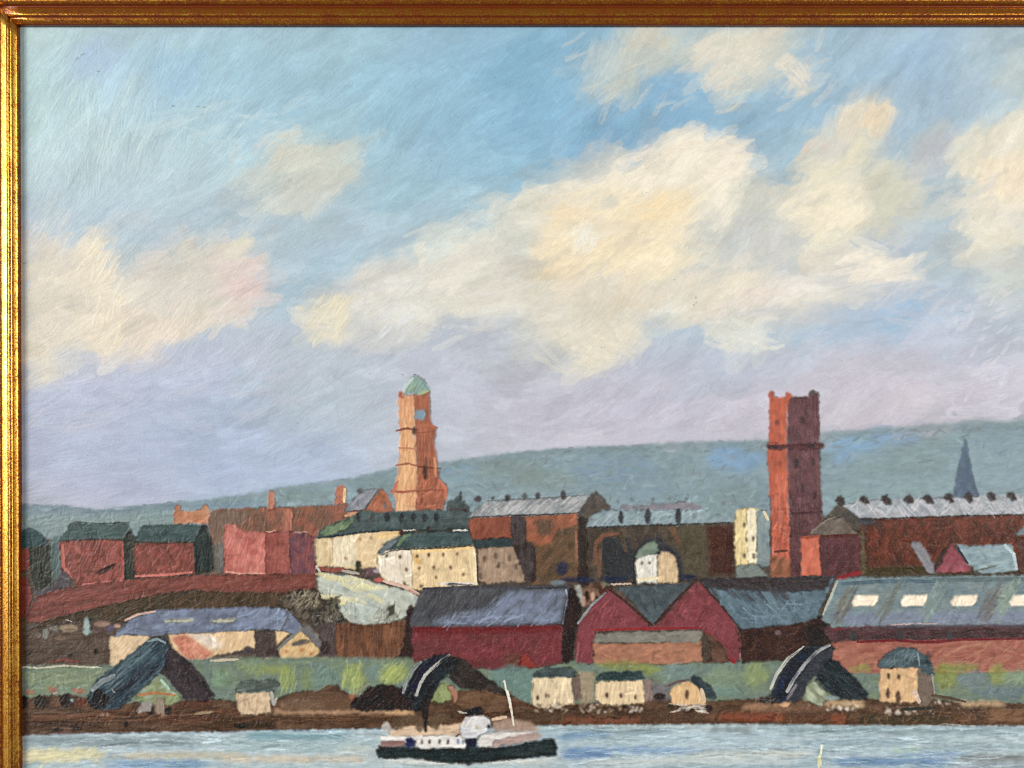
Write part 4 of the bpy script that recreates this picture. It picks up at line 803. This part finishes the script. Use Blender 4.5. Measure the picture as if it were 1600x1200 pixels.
house('painted_cottage#three_windowed', [(930,1066),(960,1063),(1005,1060),(1006,1098),(985,1100),(948,1104),(930,1094)], (230,202,158), [(931,1060),(938,1051),(960,1049),(1000,1048),(1008,1058),(1003,1062),(970,1063),(936,1064)], (62,84,86), [(1004,1062),(1018,1060),(1020,1094),(1006,1098)], (140,118,112), [(948,1086,6,9),(970,1087,5,9),(993,1089,5,8)])
house('painted_cottage#gabled', [(1046,1082),(1052,1072),(1064,1066),(1078,1063),(1092,1074),(1103,1086),(1102,1100),(1050,1102)], (226,182,124), [(1077,1061),(1084,1054),(1098,1062),(1114,1076),(1120,1090),(1112,1094),(1104,1088),(1090,1074)], (66,80,86), None, None, [], (1073, 1085, 7, 16))
L([(1044,1072),(1058,1065),(1076,1062)], 4.5, (110,92,90), dry=.05, key='painted_cottage#gabled/roof'); L([(1096,1078),(1100,1096)], 8, (206,182,150), dry=.3)
scumble([(1052,1100),(1104,1098),(1104,1112),(1055,1112)], (214,204,196), 18, 16, 3, 5, 12, dry=.2, thick=1); dab(1048, 1104, 14, 7, (58,58,46), 10); dab(1108, 1107, 12, 9, (34,30,32)); dab(1030, 1088, 20, 12, (52,40,36), 40)
house('painted_tall_house', [(1376,1044),(1400,1043),(1432,1042),(1434,1080),(1434,1098),(1400,1098),(1374,1096),(1373,1070)], (226,182,126), [(1369,1040),(1376,1028),(1388,1018),(1404,1010),(1426,1012),(1444,1020),(1456,1036),(1461,1056),(1448,1054),(1434,1043),(1400,1043),(1378,1044)], (78,100,110), [(1432,1043),(1446,1046),(1456,1060),(1460,1090),(1448,1104),(1434,1100)], (124,106,94), [(1388,1056,6,11),(1404,1057,6,9),(1387,1083,6,18)], (1403, 1090, 9, 24))
scumble([(1380,1036),(1410,1014),(1430,1020),(1425,1040)], (124,146,154), 26, 18, 2, 55, 15, dry=.38); L([(1434,1020),(1436,1040)], 3, (140,162,170), dry=.15); L([(1428,1080),(1436,1096)], 8, (214,186,170), dry=.2)
L([(1456,1054),(1460,1088)], 3, (180,166,150), dry=.25); dab(1450, 1030, 10, 26, (48,56,62), 70, op=.6)
# rocks: white and dark flecks
for (x0, x1, y0, y1, n) in [(836,900,1098,1112,40),(905,1004,1100,1114,90),(1290,1340,1100,1112,30),(1380,1460,1102,1116,40),(1456,1510,1092,1108,30),(1055,1110,1104,1114,24),(140,260,1112,1118,12)]:
    for i in range(n):
        x = rng.uniform(x0, x1); y = rng.uniform(y0, y1); c = [(222,214,202),(180,170,158),(40,34,34),(60,50,46),(196,166,132),(110,90,72),(50,42,40)][rng.integers(7)]
        dab(x, y, rng.uniform(2, 9), rng.uniform(1.5, 3.4), c, 20, rot=rng.uniform(-50, 50), op=.75, rough=1.5)
for x, y, w, h in [(1388,1111,12,8),(1402,1113,10,6),(1324,1108,8,9),(1312,1106,8,7)]: dab(x, y, w, h * .7, (216,206,196), 30, thick=1, rough=2, op=.8)
L([(1410,1108),(1460,1106)], 6, (58,58,52), dry=.1); L([(1456,1086),(1490,1092),(1508,1096)], 5, (96,80,66), dry=.15)

# ================================================================== river
P([(24,1150),(100,1147),(200,1145),(400,1142),(500,1140),(700,1137),(900,1133),(1000,1132),(1200,1131),(1350,1133),(1560,1134),(1775,1134),(1775,1310),(24,1310)], (158,180,188), 2, col2=(176,194,200), key='painted_river', soft=1, mixw=(90,5), br=1.0)
for (x0, x1, y, h, c) in [(24,330,1158,16,(132,150,154)),(24,170,1178,16,(214,202,144)),(30,130,1187,12,(222,208,150)),(160,330,1194,14,(110,152,188)),(24,150,1196,10,(160,184,190)),(170,400,1180,10,(196,184,154)),(330,600,1186,10,(206,188,158)),(380,560,1150,12,(108,158,168)),(330,600,1164,14,(160,184,188)),(520,620,1172,12,(186,196,190)),
        (330,620,1200,10,(168,190,194)),(870,1050,1142,12,(132,154,158)),(870,960,1150,14,(110,150,182)),(880,1200,1158,14,(166,188,196)),(960,1250,1150,10,(170,194,204)),(876,960,1178,14,(80,124,176)),(870,1120,1172,8,(120,160,200)),(900,1240,1190,12,(192,200,196)),(1060,1280,1178,8,(206,206,190)),(1000,1230,1200,8,(140,168,180)),(1200,1600,1142,10,(128,152,158)),(1240,1440,1160,16,(146,172,182)),
        (1290,1500,1190,14,(96,138,178)),(1380,1520,1178,6,(118,158,196)),(1430,1600,1166,10,(146,168,174)),(1490,1620,1184,12,(126,128,124)),(1480,1620,1196,8,(140,150,156)),(1390,1440,1172,3,(170,200,150)),(1100,1180,1140,6,(120,130,130)),(590,880,1190,10,(196,196,184)),(600,900,1200,10,(172,190,192)),
        (1600,1775,1160,20,(140,160,168)),(1600,1775,1190,20,(110,140,160)),(40,1700,1225,24,(130,160,176)),(40,1700,1260,24,(150,172,180)),(200,900,1240,10,(190,192,176))]:
    P([(x0,y),(x0+(x1-x0)*.15,y-h/2),((x0+x1)/2,y-h/2),(x0+(x1-x0)*.85,y-h/2),(x1,y),(x0+(x1-x0)*.85,y+h/2),((x0+x1)/2,y+h/2),(x0+(x1-x0)*.15,y+h/2)], c, 2, soft=3, rough=3, op=.85, br=1.1)
scumble([(40,1150),(600,1142),(600,1200),(40,1200)], (190,206,210), 90, 50, 2.4, 2, 6, dry=.4); scumble([(880,1138),(1590,1136),(1590,1198),(880,1198)], (194,212,220), 170, 54, 2.4, 1, 5, dry=.4)
scumble([(880,1138),(1590,1136),(1590,1198),(880,1198)], (112,140,152), 70, 44, 2, 1, 5, dry=.42); scumble([(60,1172),(165,1168),(160,1188),(60,1194)], (216,206,156), 26, 18, 3, 28, 14, dry=.34, thick=.6)
scumble([(60,1150),(560,1146),(560,1165),(60,1165)], (110,136,146), 44, 30, 2, 4, 12, dry=.4); L([(318,1160),(345,1158)], 3, (196,220,230)); L([(150,1166),(215,1160)], 3, (120,136,142), dry=.2); dab(205, 1172, 24, 10, (166,190,198), 10)
L([(152,1186),(158,1196)], 2.4, (214,200,150), dry=.2)
# --- ferry
k = 'painted_ferry'
P([(588,1172),(592,1164),(640,1167),(720,1167),(790,1165),(830,1158),(868,1154),(871,1166),(870,1181),(820,1184),(770,1190),(735,1194),(690,1191),(640,1184),(606,1186),(592,1184)], (46,60,60), 3, col2=(38,50,52), key=k, br=1.2, thick=.7)
L([(600,1187),(640,1188),(700,1194)], 2.5, (220,216,206), dry=.2); L([(770,1192),(868,1184)], 3, (206,208,202), dry=.2); L([(768,1186),(830,1182)], 3, (24,30,34), dry=.1)
P([(608,1146),(616,1136),(640,1134),(700,1132),(724,1128),(726,1150),(640,1151),(612,1152)], (216,182,146), 10, key=k + '/deck', br=1.1, soft=1)
for (x, y, w, h, a) in [(622,1131,22,20,60),(640,1124,22,14,20),(656,1132,14,24,-60),(678,1130,22,18,-40),(692,1122,26,14,10)]: dab(x, y, w, h, (104,82,60), a, br=1.4, op=.85, rough=1.6)
P([(594,1152),(600,1149),(640,1150),(726,1148),(730,1156),(728,1168),(690,1169),(655,1168),(648,1164),(634,1160),(596,1157)], (228,222,214), 3, key=k + '/cabin', thick=1, br=1.1)
P([(595,1157),(632,1156),(634,1166),(596,1167)], (152,112,108), 8, key=k + '/aft_deck', br=1.3); P([(633,1154),(643,1152),(649,1156),(648,1168),(635,1168)], (44,50,92), 60, br=1.2)
for i, (x, c) in enumerate([(659,(120,96,88)),(671,(104,76,66)),(687,(96,90,84)),(700,(84,60,60)),(716,(110,140,180)),(724,(130,140,160))]): dab(x, 1159, 5, 9, c, key=k + '/window#%d' % i, rough=.4)
P([(727,1154),(744,1152),(748,1158),(744,1168),(729,1168)], (34,46,66), 60)
P([(746,1166),(747,1156),(754,1148),(780,1143),(822,1141),(832,1146),(826,1154),(800,1160),(765,1167)], (220,212,206), 12, key=k + '/bow_deck', thick=1, br=1.2)
P([(772,1158),(800,1150),(838,1144),(848,1148),(836,1156),(800,1163),(770,1167)], (176,148,138), 12, soft=1, br=1.2); P([(770,1128),(790,1122),(830,1128),(844,1140),(830,1143),(772,1142)], (170,140,122), 20, soft=2, br=1.1); L([(770,1124),(790,1120)], 6, (214,180,150), dry=.1)
P([(718,1146),(719,1132),(730,1120),(748,1116),(762,1120),(768,1130),(764,1140),(750,1148),(744,1154),(724,1152)], (222,220,222), 20, key=k + '/wheelhouse', thick=1.1, br=1.3, col2=(206,204,206))
P([(724,1116),(728,1110),(738,1105),(748,1104),(756,1110),(752,1115),(740,1118)], (28,42,52), 20, key=k + '/funnel'); L([(716,1112),(730,1114)], 2.5, (190,186,176), dry=.1); dab(764, 1135, 6, 8, (66,58,70)); L([(712,1150),(718,1147)], 3, (60,40,38)); dab(746, 1136, 8, 8, (196,186,160))
dab(604, 1136, 15, 17, (178,172,166), 70, key=k + '/lifeboat', thick=1.1)
P([(656,1096),(668,1088),(670,1110),(668,1130),(667,1144),(663,1144),(661,1124)], (46,38,38), 86, key=k + '/pole', rough=.7)
L([(788,1063),(791,1078),(796,1092),(803,1133)], 3.6, (222,214,200), key=k + '/mast', thick=1); L([(786,1066),(791,1064)], 1.8, (230,226,214)); L([(793,1080),(799,1110)], 4.2, (224,216,204), thick=1)
L([(1284,1166),(1283,1176),(1279,1190),(1281,1212)], 3.6, (228,228,186), key='painted_mast', thick=1.2); dab(1284, 1166, 5, 5, (226,232,210)); L([(1279,1182),(1282,1196)], 5, (226,220,160), dry=.2)

# --- the brush worked over everything below the skyline
for i in range(9000):
    x = rng.uniform(36, 1760); y = rng.uniform(770, 1290)
    if y < 850 and y < np.interp(x, [p[0] for p in HT], [p[1] for p in HT]) + 4: continue
    if y > 1136: t = rng.normal() * .08; l = rng.uniform(14, 40); w = rng.uniform(2, 5)
    else: t = rng.normal() * .5 + (math.pi / 2 if rng.random() < .5 else .3); l = rng.uniform(7, 18); w = rng.uniform(2.5, 6)
    q = math.exp(rng.normal() * .11)
    L([(x - l * .5 * math.cos(t), y + l * .5 * math.sin(t)), (x + rng.normal() * 1.2, y + rng.normal() * 1.2), (x + l * .5 * math.cos(t), y - l * .5 * math.sin(t))], w, (0, 0, 0),
      op=.7, own=1.0, gain=q, br=.9, thick=.12 + .12 * (q > 1.1), jit=.1, dry=.2, rough=.4, ridge=1)

# firmer touches: colours of neighbouring strokes kept apart rather than blended
for ch in range(3):
    c_ = img[..., ch]
    img[..., ch] = np.clip(c_ + 0.32 * (YY > 775) * (c_ - blur(c_, 1)) + 0.10 * (YY > 775) * (c_ - blur(c_, 4)), 0.004, 0.98)
# --- dust specks, and the grain of the board
for i in range(150):
    x = rng.uniform(45, 1760); y = rng.uniform(50, 760)
    if y > 600 and x > 1700: continue
    xi, yi = int(x) - X0, int(y) - Y0; r = 0.55 + 0.45 * (rng.random() < .25)
    img[yi, xi] = img[yi, xi] * (1 - r) + lin((70,84,84)) * r
    if rng.random() < .3: img[yi, xi + 1] = img[yi, xi + 1] * .5 + lin((90,96,90)) * .5
for (x, y, a) in [(1087,466,60),(1090,474,120),(1085,478,80),(270,166,20),(308,167,10),(318,168,10),(120,92,30),(128,86,30),(153,113,30),(38,412,20),(628,585,0)]:
    L([(x - 2, y), (x + 3 * math.cos(math.radians(a)), y - 3 * math.sin(math.radians(a)))], 1.8, (78,92,74), op=.75)
g1 = noise(XX / 1.2, YY / 1.2, 31); g2 = noise(XX / 2.3, YY / 2.1, 33); g3 = rng.random((NY, NX)).astype(np.float32)
lum = img.mean(2)
dark = np.clip(1 - lum / 0.35, 0, 1)
hgt += 0.09 * (g1 - .5) + 0.07 * (g2 - .5) + 0.13 * (g3 - .5)
# broken colour: glints of the glossy grain painted in as pale flecks on darks
fleck = np.clip((g1 * .6 + g3 * .4 - 0.70) * 8, 0, 1) * (YY > 600)
img *= (1 + (0.07 + 0.10 * dark) * (g1 - .5) + (0.04 + 0.10 * dark) * (g3 - .5))[..., None]
img[:] = img + (fleck * dark * 0.10)[..., None] * lin((205,195,185))
GAIN = 1.21
Lm = (img * np.array([.25, .62, .13], np.float32)).sum(2, keepdims=True)
sat = (0.86 - 0.10 * np.clip((YY - 760) / 60, 0, 1))[..., None]
img[:] = Lm + (img - Lm) * sat
town = np.clip((YY - 780) / 60, 0, 1)[..., None]
img[:] = img * (1 - town) + town * (img ** 1.07 * 1.03)          # the town is painted in deeper mixtures
img *= np.array([1.01, 1.0, .955], np.float32)
img[1136 - Y0:] *= np.array([.99, 1.01, 1.06], np.float32)
img[:] = np.clip((img - 0.004 - 0.010 * town) / GAIN, 0.0025, 0.93)

# ------------------------------------------------------------------ materials
def mat(name):
    m = bpy.data.materials.new(name); m.use_nodes = True
    return m, m.node_tree.nodes, m.node_tree.links, m.node_tree.nodes['Principled BSDF']

m_paint, N, K, B = mat('oil_paint')
at = N.new('ShaderNodeAttribute'); at.attribute_name = 'pigment'
K.new(at.outputs['Color'], B.inputs['Base Color'])
tc = N.new('ShaderNodeTexCoord')
nz = N.new('ShaderNodeTexNoise'); nz.inputs['Scale'].default_value = 2600; nz.inputs['Detail'].default_value = 3
K.new(tc.outputs['Object'], nz.inputs['Vector'])
bp = N.new('ShaderNodeBump'); bp.inputs['Strength'].default_value = 0.12; bp.inputs['Distance'].default_value = 0.0001
K.new(nz.outputs['Fac'], bp.inputs['Height']); K.new(bp.outputs['Normal'], B.inputs['Normal'])
rr = N.new('ShaderNodeMapRange'); rr.inputs['To Min'].default_value = 0.34; rr.inputs['To Max'].default_value = 0.62
nz2 = N.new('ShaderNodeTexNoise'); nz2.inputs['Scale'].default_value = 60; K.new(tc.outputs['Object'], nz2.inputs['Vector'])
K.new(nz2.outputs['Fac'], rr.inputs['Value']); K.new(rr.outputs['Result'], B.inputs['Roughness'])
B.inputs['Specular IOR Level'].default_value = 0.3

def gold(name, worn):
    m, N, K, B = mat(name)
    at = N.new('ShaderNodeAttribute'); at.attribute_name = 'along'      # (across, along, 0) in pixels of the moulding
    def nse(scale, sx, sy, detail=4):
        mp = N.new('ShaderNodeMapping'); mp.inputs['Scale'].default_value = (sx, sy, 1)
        K.new(at.outputs['Vector'], mp.inputs['Vector'])
        n = N.new('ShaderNodeTexNoise'); n.inputs['Scale'].default_value = scale; n.inputs['Detail'].default_value = detail
        n.inputs['Roughness'].default_value = 0.7
        K.new(mp.outputs['Vector'], n.inputs['Vector']); return n.outputs['Fac']
    a = nse(0.36, 1, .9, 2); b = nse(0.03, 1, 1, 3); c = nse(0.5, 1, .03, 3)
    def math_(op, x, y):
        q = N.new('ShaderNodeMath'); q.operation = op
        for i, z in enumerate((x, y)):
            if isinstance(z, (int, float)): q.inputs[i].default_value = z
            else: K.new(z, q.inputs[i])
        return q.outputs[0]
    s = math_('ADD', math_('MULTIPLY', a, 0.62), math_('ADD', math_('MULTIPLY', b, 0.30), math_('MULTIPLY', c, 0.18)))
    wr = N.new('ShaderNodeAttribute'); wr.attribute_name = 'wear_and_shade'
    s = math_('SUBTRACT', s, wr.outputs['Fac'])
    r = N.new('ShaderNodeValToRGB'); r.color_ramp.elements[0].position = worn; r.color_ramp.elements[1].position = worn + 0.085
    r.color_ramp.elements[0].color = (0.15, 0.026, 0.003, 1); r.color_ramp.elements[1].color = (0.56, 0.215, 0.018, 1)
    e = r.color_ramp.elements.new(worn + 0.04); e.color = (0.30, 0.095, 0.012, 1)
    e = r.color_ramp.elements.new(worn + 0.2); e.color = (0.84, 0.48, 0.10, 1)
    K.new(s, r.inputs['Fac']); K.new(r.outputs['Color'], B.inputs['Base Color'])
    mr = N.new('ShaderNodeMapRange'); mr.inputs['From Min'].default_value = worn; mr.inputs['From Max'].default_value = worn + .08
    mr.inputs['To Min'].default_value = 0.3; mr.inputs['To Max'].default_value = 1.0; K.new(s, mr.inputs['Value']); K.new(mr.outputs['Result'], B.inputs['Metallic'])
    B.inputs['Roughness'].default_value = 0.3
    bp = N.new('ShaderNodeBump'); bp.inputs['Strength'].default_value = 0.5; bp.inputs['Distance'].default_value = 0.0001
    K.new(s, bp.inputs['Height']); K.new(bp.outputs['Normal'], B.inputs['Normal'])
    return m
m_gold = gold('rubbed_gilding', 0.455)

m_board, N, K, B = mat('hardboard')
nz = N.new('ShaderNodeTexNoise'); nz.inputs['Scale'].default_value = 300
r = N.new('ShaderNodeValToRGB'); r.color_ramp.elements[0].color = (.16, .09, .045, 1); r.color_ramp.elements[1].color = (.25, .15, .08, 1)
K.new(nz.outputs['Fac'], r.inputs['Fac']); K.new(r.outputs['Color'], B.inputs['Base Color']); B.inputs['Roughness'].default_value = .8
m_wall, N, K, B = mat('wall_paint')
nz = N.new('ShaderNodeTexNoise'); nz.inputs['Scale'].default_value = 90; nz.inputs['Detail'].default_value = 4
r = N.new('ShaderNodeValToRGB'); r.color_ramp.elements[0].color = (.62, .6, .56, 1); r.color_ramp.elements[1].color = (.7, .68, .64, 1)
K.new(nz.outputs['Fac'], r.inputs['Fac']); K.new(r.outputs['Color'], B.inputs['Base Color']); B.inputs['Roughness'].default_value = .85

# ------------------------------------------------------------------ objects
col = scene.collection
def mesh_obj(name, verts, faces, m, parent=None, smooth=False):
    me = bpy.data.meshes.new(name); me.from_pydata(verts, [], faces); me.update()
    me.materials.append(m)
    if smooth: me.polygons.foreach_set('use_smooth', [True] * len(me.polygons))
    o = bpy.data.objects.new(name, me); col.objects.link(o); o.parent = parent
    return o
def thing(name, label, cat):
    o = bpy.data.objects.new(name, None); col.objects.link(o); o.empty_display_size = .01
    o['label'] = label; o['category'] = cat
    return o
def boxmesh(name, a, b, m, parent=None):
    (x0, y0, z0), (x1, y1, z1) = a, b
    v = [(x0,y0,z0),(x1,y0,z0),(x1,y1,z0),(x0,y1,z0),(x0,y0,z1),(x1,y0,z1),(x1,y1,z1),(x0,y1,z1)]
    return mesh_obj(name, v, [(0,1,5,4),(1,2,6,5),(2,3,7,6),(3,0,4,7),(4,5,6,7),(3,2,1,0)], m, parent)

# wall behind
wl = boxmesh('wall', (-2.5, 0.009, 0), (2.5, 0.08, 2.8), m_wall); wl['kind'] = 'structure'

painting = thing('oil_painting', 'oil painting of a riverside town with brick towers and a ferry, inside the frame', 'painting')
boxmesh('panel_board', ((X0 - CX) * S, 0.0004, ZC + (CY - Y1 + 1) * S), ((X1 - 1 - CX) * S, 0.0034, ZC + (CY - Y0) * S), m_board, painting)

px = ((XX - CX) * S).ravel(); pz = (ZC + (CY - YY) * S).ravel(); py = (-hgt * S).ravel()
rgba = np.ones((NX * NY, 4), np.float32); rgba[:, :3] = img.reshape(-1, 3)
cid = ids[:-1, :-1]
jj, ii = np.meshgrid(np.arange(NX - 1), np.arange(NY - 1))
base = (ii * NX + jj).astype(np.int64)
created = {}
LABELS = {
 'painted_clock_tower': 'orange clock tower with a green dome', 'painted_brick_tower': 'tall square brick tower, orange on one face and plum on the other',
 'painted_ferry': 'ferry with dark green hull and white upper deck',
 'painted_house#red_first': 'red house with a teal roof and a dark smear on its wall', 'painted_house#red_second': 'red house with a teal roof beside the brown hall',
 'painted_house#edge': 'dark green house cut by the frame', 'painted_cottage': 'yellow cottage with a grey gable roof',
 'painted_cottage#pale': 'pale cottage with a grey green roof', 'painted_cottage#two_windowed': 'cream cottage with paired dark windows',
 'painted_cottage#three_windowed': 'cream cottage with a dark teal roof', 'painted_cottage#gabled': 'small gabled cottage with one dark door',
 'painted_gangway#left': 'fat slate blue dock gangway', 'painted_gangway#middle': 'dark arched gangway behind the ferry', 'painted_gangway#right': 'navy arched gangway with white edges',
 'painted_crescent#upper': 'upper cream terrace with a row of dark dormers', 'painted_crescent#lower': 'lower cream terrace with small brown windows',
 'painted_cloud#left': 'low cream and pink cloud at the frame', 'painted_cloud#small': 'small grey green cloud alone in the blue', 'painted_cloud#middle': 'pale lilac cloud with a cream end',
 'painted_cloud#central': 'large cream cloud', 'painted_cloud#grey': 'grey blue hollow of the large cloud', 'painted_cloud#low': 'pale swept cloud below the large one',
 'painted_cloud#right': 'tall cloud with a peach top', 'painted_cloud#far': 'cream cloud at the far edge', 'painted_cloud#top': 'grey cream cloud under the top rail',
 'painted_slope#red': 'brick red slope', 'painted_slope#dark': 'dark olive slope',
}
def ensure(key):
    if key in created: return created[key]
    bits = key.split('/')
    parent = painting if len(bits) == 1 else ensure('/'.join(bits[:-1]))
    name = bits[-1].split('#')[0]
    me = bpy.data.meshes.new(name); o = bpy.data.objects.new(name, me); col.objects.link(o); o.parent = parent
    if key in LABELS: o['label'] = LABELS[key]
    me.materials.append(m_paint)
    created[key] = o
    return o
for num, key in REG.items():
    sel = base[cid == num]
    if sel.size < 6: continue
    q = np.stack([sel, sel + NX, sel + NX + 1, sel + 1], 1)
    vs, inv = np.unique(q, return_inverse=True)
    o = ensure(key); me = o.data
    me.vertices.add(len(vs))
    co = np.empty((len(vs), 3), np.float32); co[:, 0] = px[vs]; co[:, 1] = py[vs]; co[:, 2] = pz[vs]
    me.vertices.foreach_set('co', co.ravel())
    me.loops.add(q.size); me.loops.foreach_set('vertex_index', inv.ravel().astype(np.int32))
    me.polygons.add(len(sel)); me.polygons.foreach_set('loop_start', np.arange(0, q.size, 4, dtype=np.int32))
    me.polygons.foreach_set('use_smooth', np.ones(len(sel), bool))
    at = me.color_attributes.new('pigment', 'FLOAT_COLOR', 'POINT'); at.data.foreach_set('color', rgba[vs].ravel())
    me.update(calc_edges=True)

# ------------------------------------------------------------------ gilt frame: one moulding swept along four mitred rails
# profile: distance outward from the sight edge, height above the paint
PROF = [(0.0, -0.5), (0.0, 6.4), (0.5, 7.6), (1.4, 8.3), (3.0, 9.2), (5.0, 10.3), (7.0, 11.2), (8.6, 11.5), (9.4, 10.9), (10.0, 10.5), (10.7, 11.2),
        (11.8, 12.8), (13.2, 13.7), (15.0, 13.6), (18.0, 12.7), (22.0, 11.2), (25.0, 9.9), (26.4, 8.9), (27.4, 8.2), (28.6, 8.4), (29.6, 10.0), (31.0, 12.0), (33.5, 13.8), (38.0, 15.0), (44.0, 15.4), (52.0, 14.8), (57.0, 13.6), (59.0, 12.9),
        (60.0, 12.4), (66.0, 9.0), (70.0, 2.0), (71.0, -8.0), (71.0, -34.0), (6.0, -34.0), (6.0, -17.5), (0.0, -17.0)]
def dense(P_):
    out = []
    for i in range(len(P_) - 1):
        a, b = P_[i], P_[i + 1]; n = max(1, int(math.hypot(b[0] - a[0], b[1] - a[1]) / 1.4)) if i < 28 else 1
        for j in range(n): out.append((a[0] + (b[0] - a[0]) * j / n, a[1] + (b[1] - a[1]) * j / n))
    out.append(P_[-1]); return out
PD = dense(PROF)
C0 = [(31.8, 42.0), (1745.0, 41.8), (1742.0, 1275.0), (36.0, 1275.0)]       # sight-edge corners
OUT = [(-1, -1), (1, -1), (1, 1), (-1, 1)]
frame = thing('picture_frame', 'narrow antique gold picture frame with rubbed red speckling, round the oil painting', 'picture frame')
WEAR_AND_SHADE = {0: 0.045, 1: 0.0, 2: 0.03, 3: -0.045}  # rubbing per rail, with top rail's shade and left rail's light put in
for s in range(4):
    a, b = C0[s], C0[(s + 1) % 4]; oa, ob = OUT[s], OUT[(s + 1) % 4]
    n = 60; verts = []; along = []; wear_and_shade = []; faces = []
    ln = math.hypot(b[0] - a[0], b[1] - a[1])
    for i in range(n + 1):
        t = i / n
        for j, (d, h) in enumerate(PD):
            xa, ya = a[0] + oa[0] * d, a[1] + oa[1] * d; xb, yb = b[0] + ob[0] * d, b[1] + ob[1] * d
            x, y = xa + (xb - xa) * t, ya + (yb - ya) * t
            verts.append(W(x, y, h)); along.append((d + 300 * s, ln * t, h)); 
            gr = 0.12 if (8.9 < d < 10.9 or 26.2 < d < 29.8 or d < 0.8) else (0.0 if 11.8 < d < 26 else 0.005)
            wear_and_shade.append(WEAR_AND_SHADE[s] + gr)
    m = len(PD)
    for i in range(n):
        for j in range(m):
            j2 = (j + 1) % m
            faces.append((i * m + j, (i + 1) * m + j, (i + 1) * m + j2, i * m + j2))
    faces.append(tuple(range(m))); faces.append(tuple(n * m + j for j in range(m - 1, -1, -1)))
    o = mesh_obj('frame_rail', verts, faces, m_gold, frame, True)
    me = o.data
    A = me.attributes.new('along', 'FLOAT_VECTOR', 'POINT'); A.data.foreach_set('vector', np.array(along, np.float32).ravel())
    A = me.attributes.new('wear_and_shade', 'FLOAT', 'POINT'); A.data.foreach_set('value', np.array(wear_and_shade, np.float32))
    sm = [len(p.vertices) == 4 for p in me.polygons]; me.polygons.foreach_set('use_smooth', sm)
    import bmesh
    bm = bmesh.new(); bm.from_mesh(me); bmesh.ops.recalc_face_normals(bm, faces=bm.faces); bm.to_mesh(me); bm.free()
